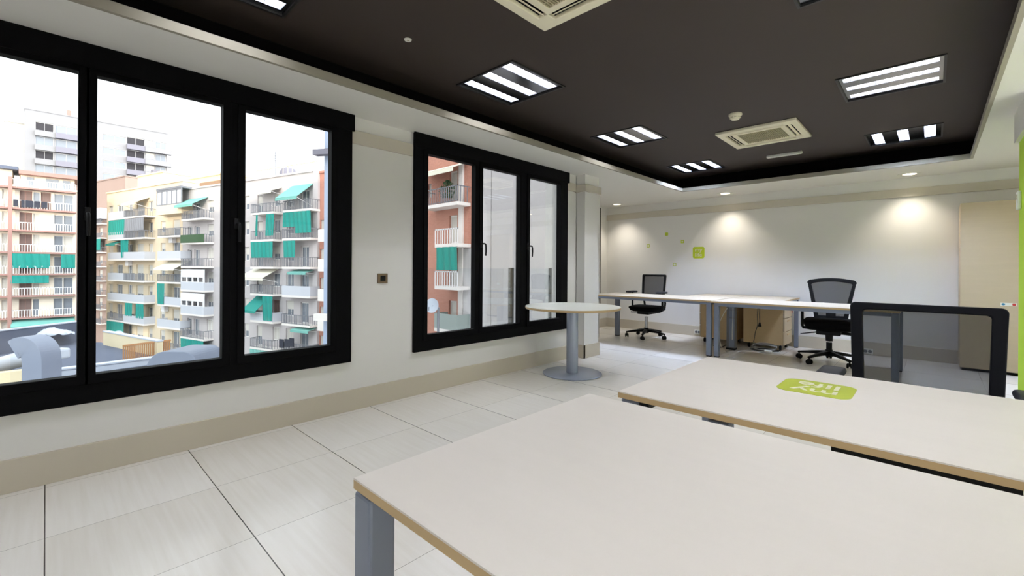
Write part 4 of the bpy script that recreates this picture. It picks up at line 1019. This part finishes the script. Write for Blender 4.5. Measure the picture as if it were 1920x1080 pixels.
# plant on the top balcony
px_ = K.o+Vector((K.px(838, 480, .6)[0], -.6, KY(380)))
r = thing('potted_shrub', 'leafy shrub in a pot on the top balcony of the brick block', 'plant', px_)
MB().lathe([(0, 0), (.2, 0), (.26, .4), (0, .4)], n=20).build('pot', X['terracotta'], r, smooth=True)
mb = MB()
for k in range(420):
    a = random.uniform(0, 2*PI); e = random.uniform(0, 1)**.6; h = random.uniform(0, 1); rr = .7*e*math.sin(PI*min(1, .15+h*.85))**.7
    mb.mbox(T(rr*math.cos(a), rr*.7*math.sin(a), .45+1.15*h) @ Matrix.Rotation(random.uniform(0, 6), 4, Vector((random.uniform(-1, 1), random.uniform(-1, 1), random.uniform(-1, 1))).normalized()), .13, .05, .008)
mb.build('foliage', X['leaf'], r)
dish('white satellite dish low in front of the red brick block', at_depth(811, 573, 22), .36, (.45, -.85, .15))
c = at_depth(811, 573, 22); tag(MB().cyl((c.x, c.y+.35, -16), (c.x, c.y+.35, c.z-.1), .06).build('dish_mast', X['rail_d']), 'thin mast carrying the satellite dish by the brick block', 'mast')
Q = Facade('party_wall_building', 'plain pale grey concrete party wall beside the brick block', (0, 18.9), 0)
jx = Q.px(920.5, 480)[0]
Q.wall(Q.px(889, 480)[0], jx-.03, -16, 16, X['concrete'], 9); Q.wall(jx+.03, 2, -16, 16, X['concrete'], 9)
V = Facade('clad_building', 'blue-grey clad wall edge at the right side of the big window', at_depth(607, 500, 20), math.radians(30))
V.wall(0, 1.6, -16, 16, X['panelblue'], .8, roof=False)
a, z = V.px(607, 288); MB().box(-.35, 1.7, -.35, 0, z-.12, z+.12).build('ledge', X['slab_grey'], V.root); a, z = V.px(607, 594); MB().box(-.3, 1.7, -.3, 0, z-.15, z+.15).build('ledge', X['slab'], V.root)

struct(MB().box(-3.5, 12, -75, 50, 2.96, 15).build('wall_upper_sun_blocker', X['concrete']))  # unseen mass added so the low sun reaches only the higher fronts
mb = MB(); mb.box(26, 34, -70, 40, -16, 4.8); mb.box(-3, 26, -36, -30, -16, 6.6); struct(mb.build('wall_street_sun_blocker', X['concrete']))  # unseen blocks added to keep the low sun out of the room
# ================================================================== LIGHT
w = bpy.data.worlds.new('World'); sc.world = w; w.use_nodes = True
SKY, GLOW = 2.15, 8.0
nt = w.node_tree; bg = nt.nodes['Background']
tc = nt.nodes.new('ShaderNodeTexCoord'); dp = nt.nodes.new('ShaderNodeVectorMath'); dp.operation = 'DOT_PRODUCT'
sd = Vector((.97, -.05, .25)).normalized(); dp.inputs[1].default_value = sd
rm = nt.nodes.new('ShaderNodeMapRange'); rm.inputs['From Min'].default_value = .25; rm.inputs['From Max'].default_value = .95; rm.inputs['To Min'].default_value = SKY; rm.inputs['To Max'].default_value = GLOW
rm.interpolation_type = 'SMOOTHSTEP'
nt.links.new(tc.outputs['Generated'], dp.inputs[0]); nt.links.new(dp.outputs['Value'], rm.inputs['Value']); nt.links.new(rm.outputs[0], bg.inputs['Strength'])
bg.inputs['Color'].default_value = (.95, .975, 1.0, 1)
def light(name, kind, loc, energy, col, **kw):
    l = bpy.data.lights.new(name, kind); l.energy = energy; l.color = col
    for k, v in kw.items(): setattr(l, k, v)
    o = bpy.data.objects.new(name, l); C.objects.link(o); o.location = loc; return o
sun = light('low_sun', 'SUN', (60, -45, 12), 2.6, (1, .84, .64), angle=math.radians(.6)); sun.rotation_euler = Vector((.8, -.6, .092)).to_track_quat('Z', 'Y').to_euler()
for x, y, _ in DL:
    s = light('downlight_beam', 'SPOT', (x, y, H-.02), 40, (1, .9, .76), spot_size=math.radians(108), spot_blend=1.0, shadow_soft_size=.04)
for x, y in FILL_DL: light('downlight_beam', 'SPOT', (x, y, H-.02), 950, (.92, .96, 1), spot_size=math.radians(76), spot_blend=.8, shadow_soft_size=.05)  # added fill beams, bounced off the unseen floor on the right
for nm, loc, rot, sx, sy in (('p1', (WX-.1, .5, 1.34), (0, -PI/2, 0), 1.9, 2.2), ('p2', (WX-.1, 3.32, 1.34), (0, -PI/2, 0), 1.9, 2.2), ('p3', (RXW+.18, 1.0, 1.55), (0, PI/2, 0), 1.3, 7.2), ('p4', (-1.2, BY-.18, 1.375), (PI/2, 0, PI), 3.4, 1.75)):
    o = light('daylight_'+nm, 'AREA', loc, 1, (1, 1, 1), shape='RECTANGLE', size=sx, size_y=sy); o.rotation_euler = rot; o.data.cycles.is_portal = True

# ================================================================== CAMERA
cam = bpy.data.cameras.new('camera'); co = bpy.data.objects.new('camera', cam); C.objects.link(co); sc.camera = co
cam.sensor_fit = 'HORIZONTAL'; cam.sensor_width = 36; cam.lens = FPX/1920*36
cam.shift_x = 0; cam.shift_y = -(540-CY)/1920; cam.clip_start = .02; cam.clip_end = 600
rot = Matrix((_R, _U, -_F)).transposed()
co.matrix_world = Matrix.Translation(EYEP) @ rot.to_4x4()

vs = sc.view_settings; sc.display_settings.display_device = 'sRGB'; vs.view_transform = 'Standard'; vs.look = 'None'; vs.gamma = 1; vs.use_curve_mapping = False; vs.exposure = 0.0
sc.cycles.use_denoising = True; sc.cycles.max_bounces = 10; sc.cycles.diffuse_bounces = 6; sc.cycles.transparent_max_bounces = 16; sc.cycles.caustics_reflective = False; sc.cycles.caustics_refractive = False
sc.cycles.sample_clamp_indirect = 6
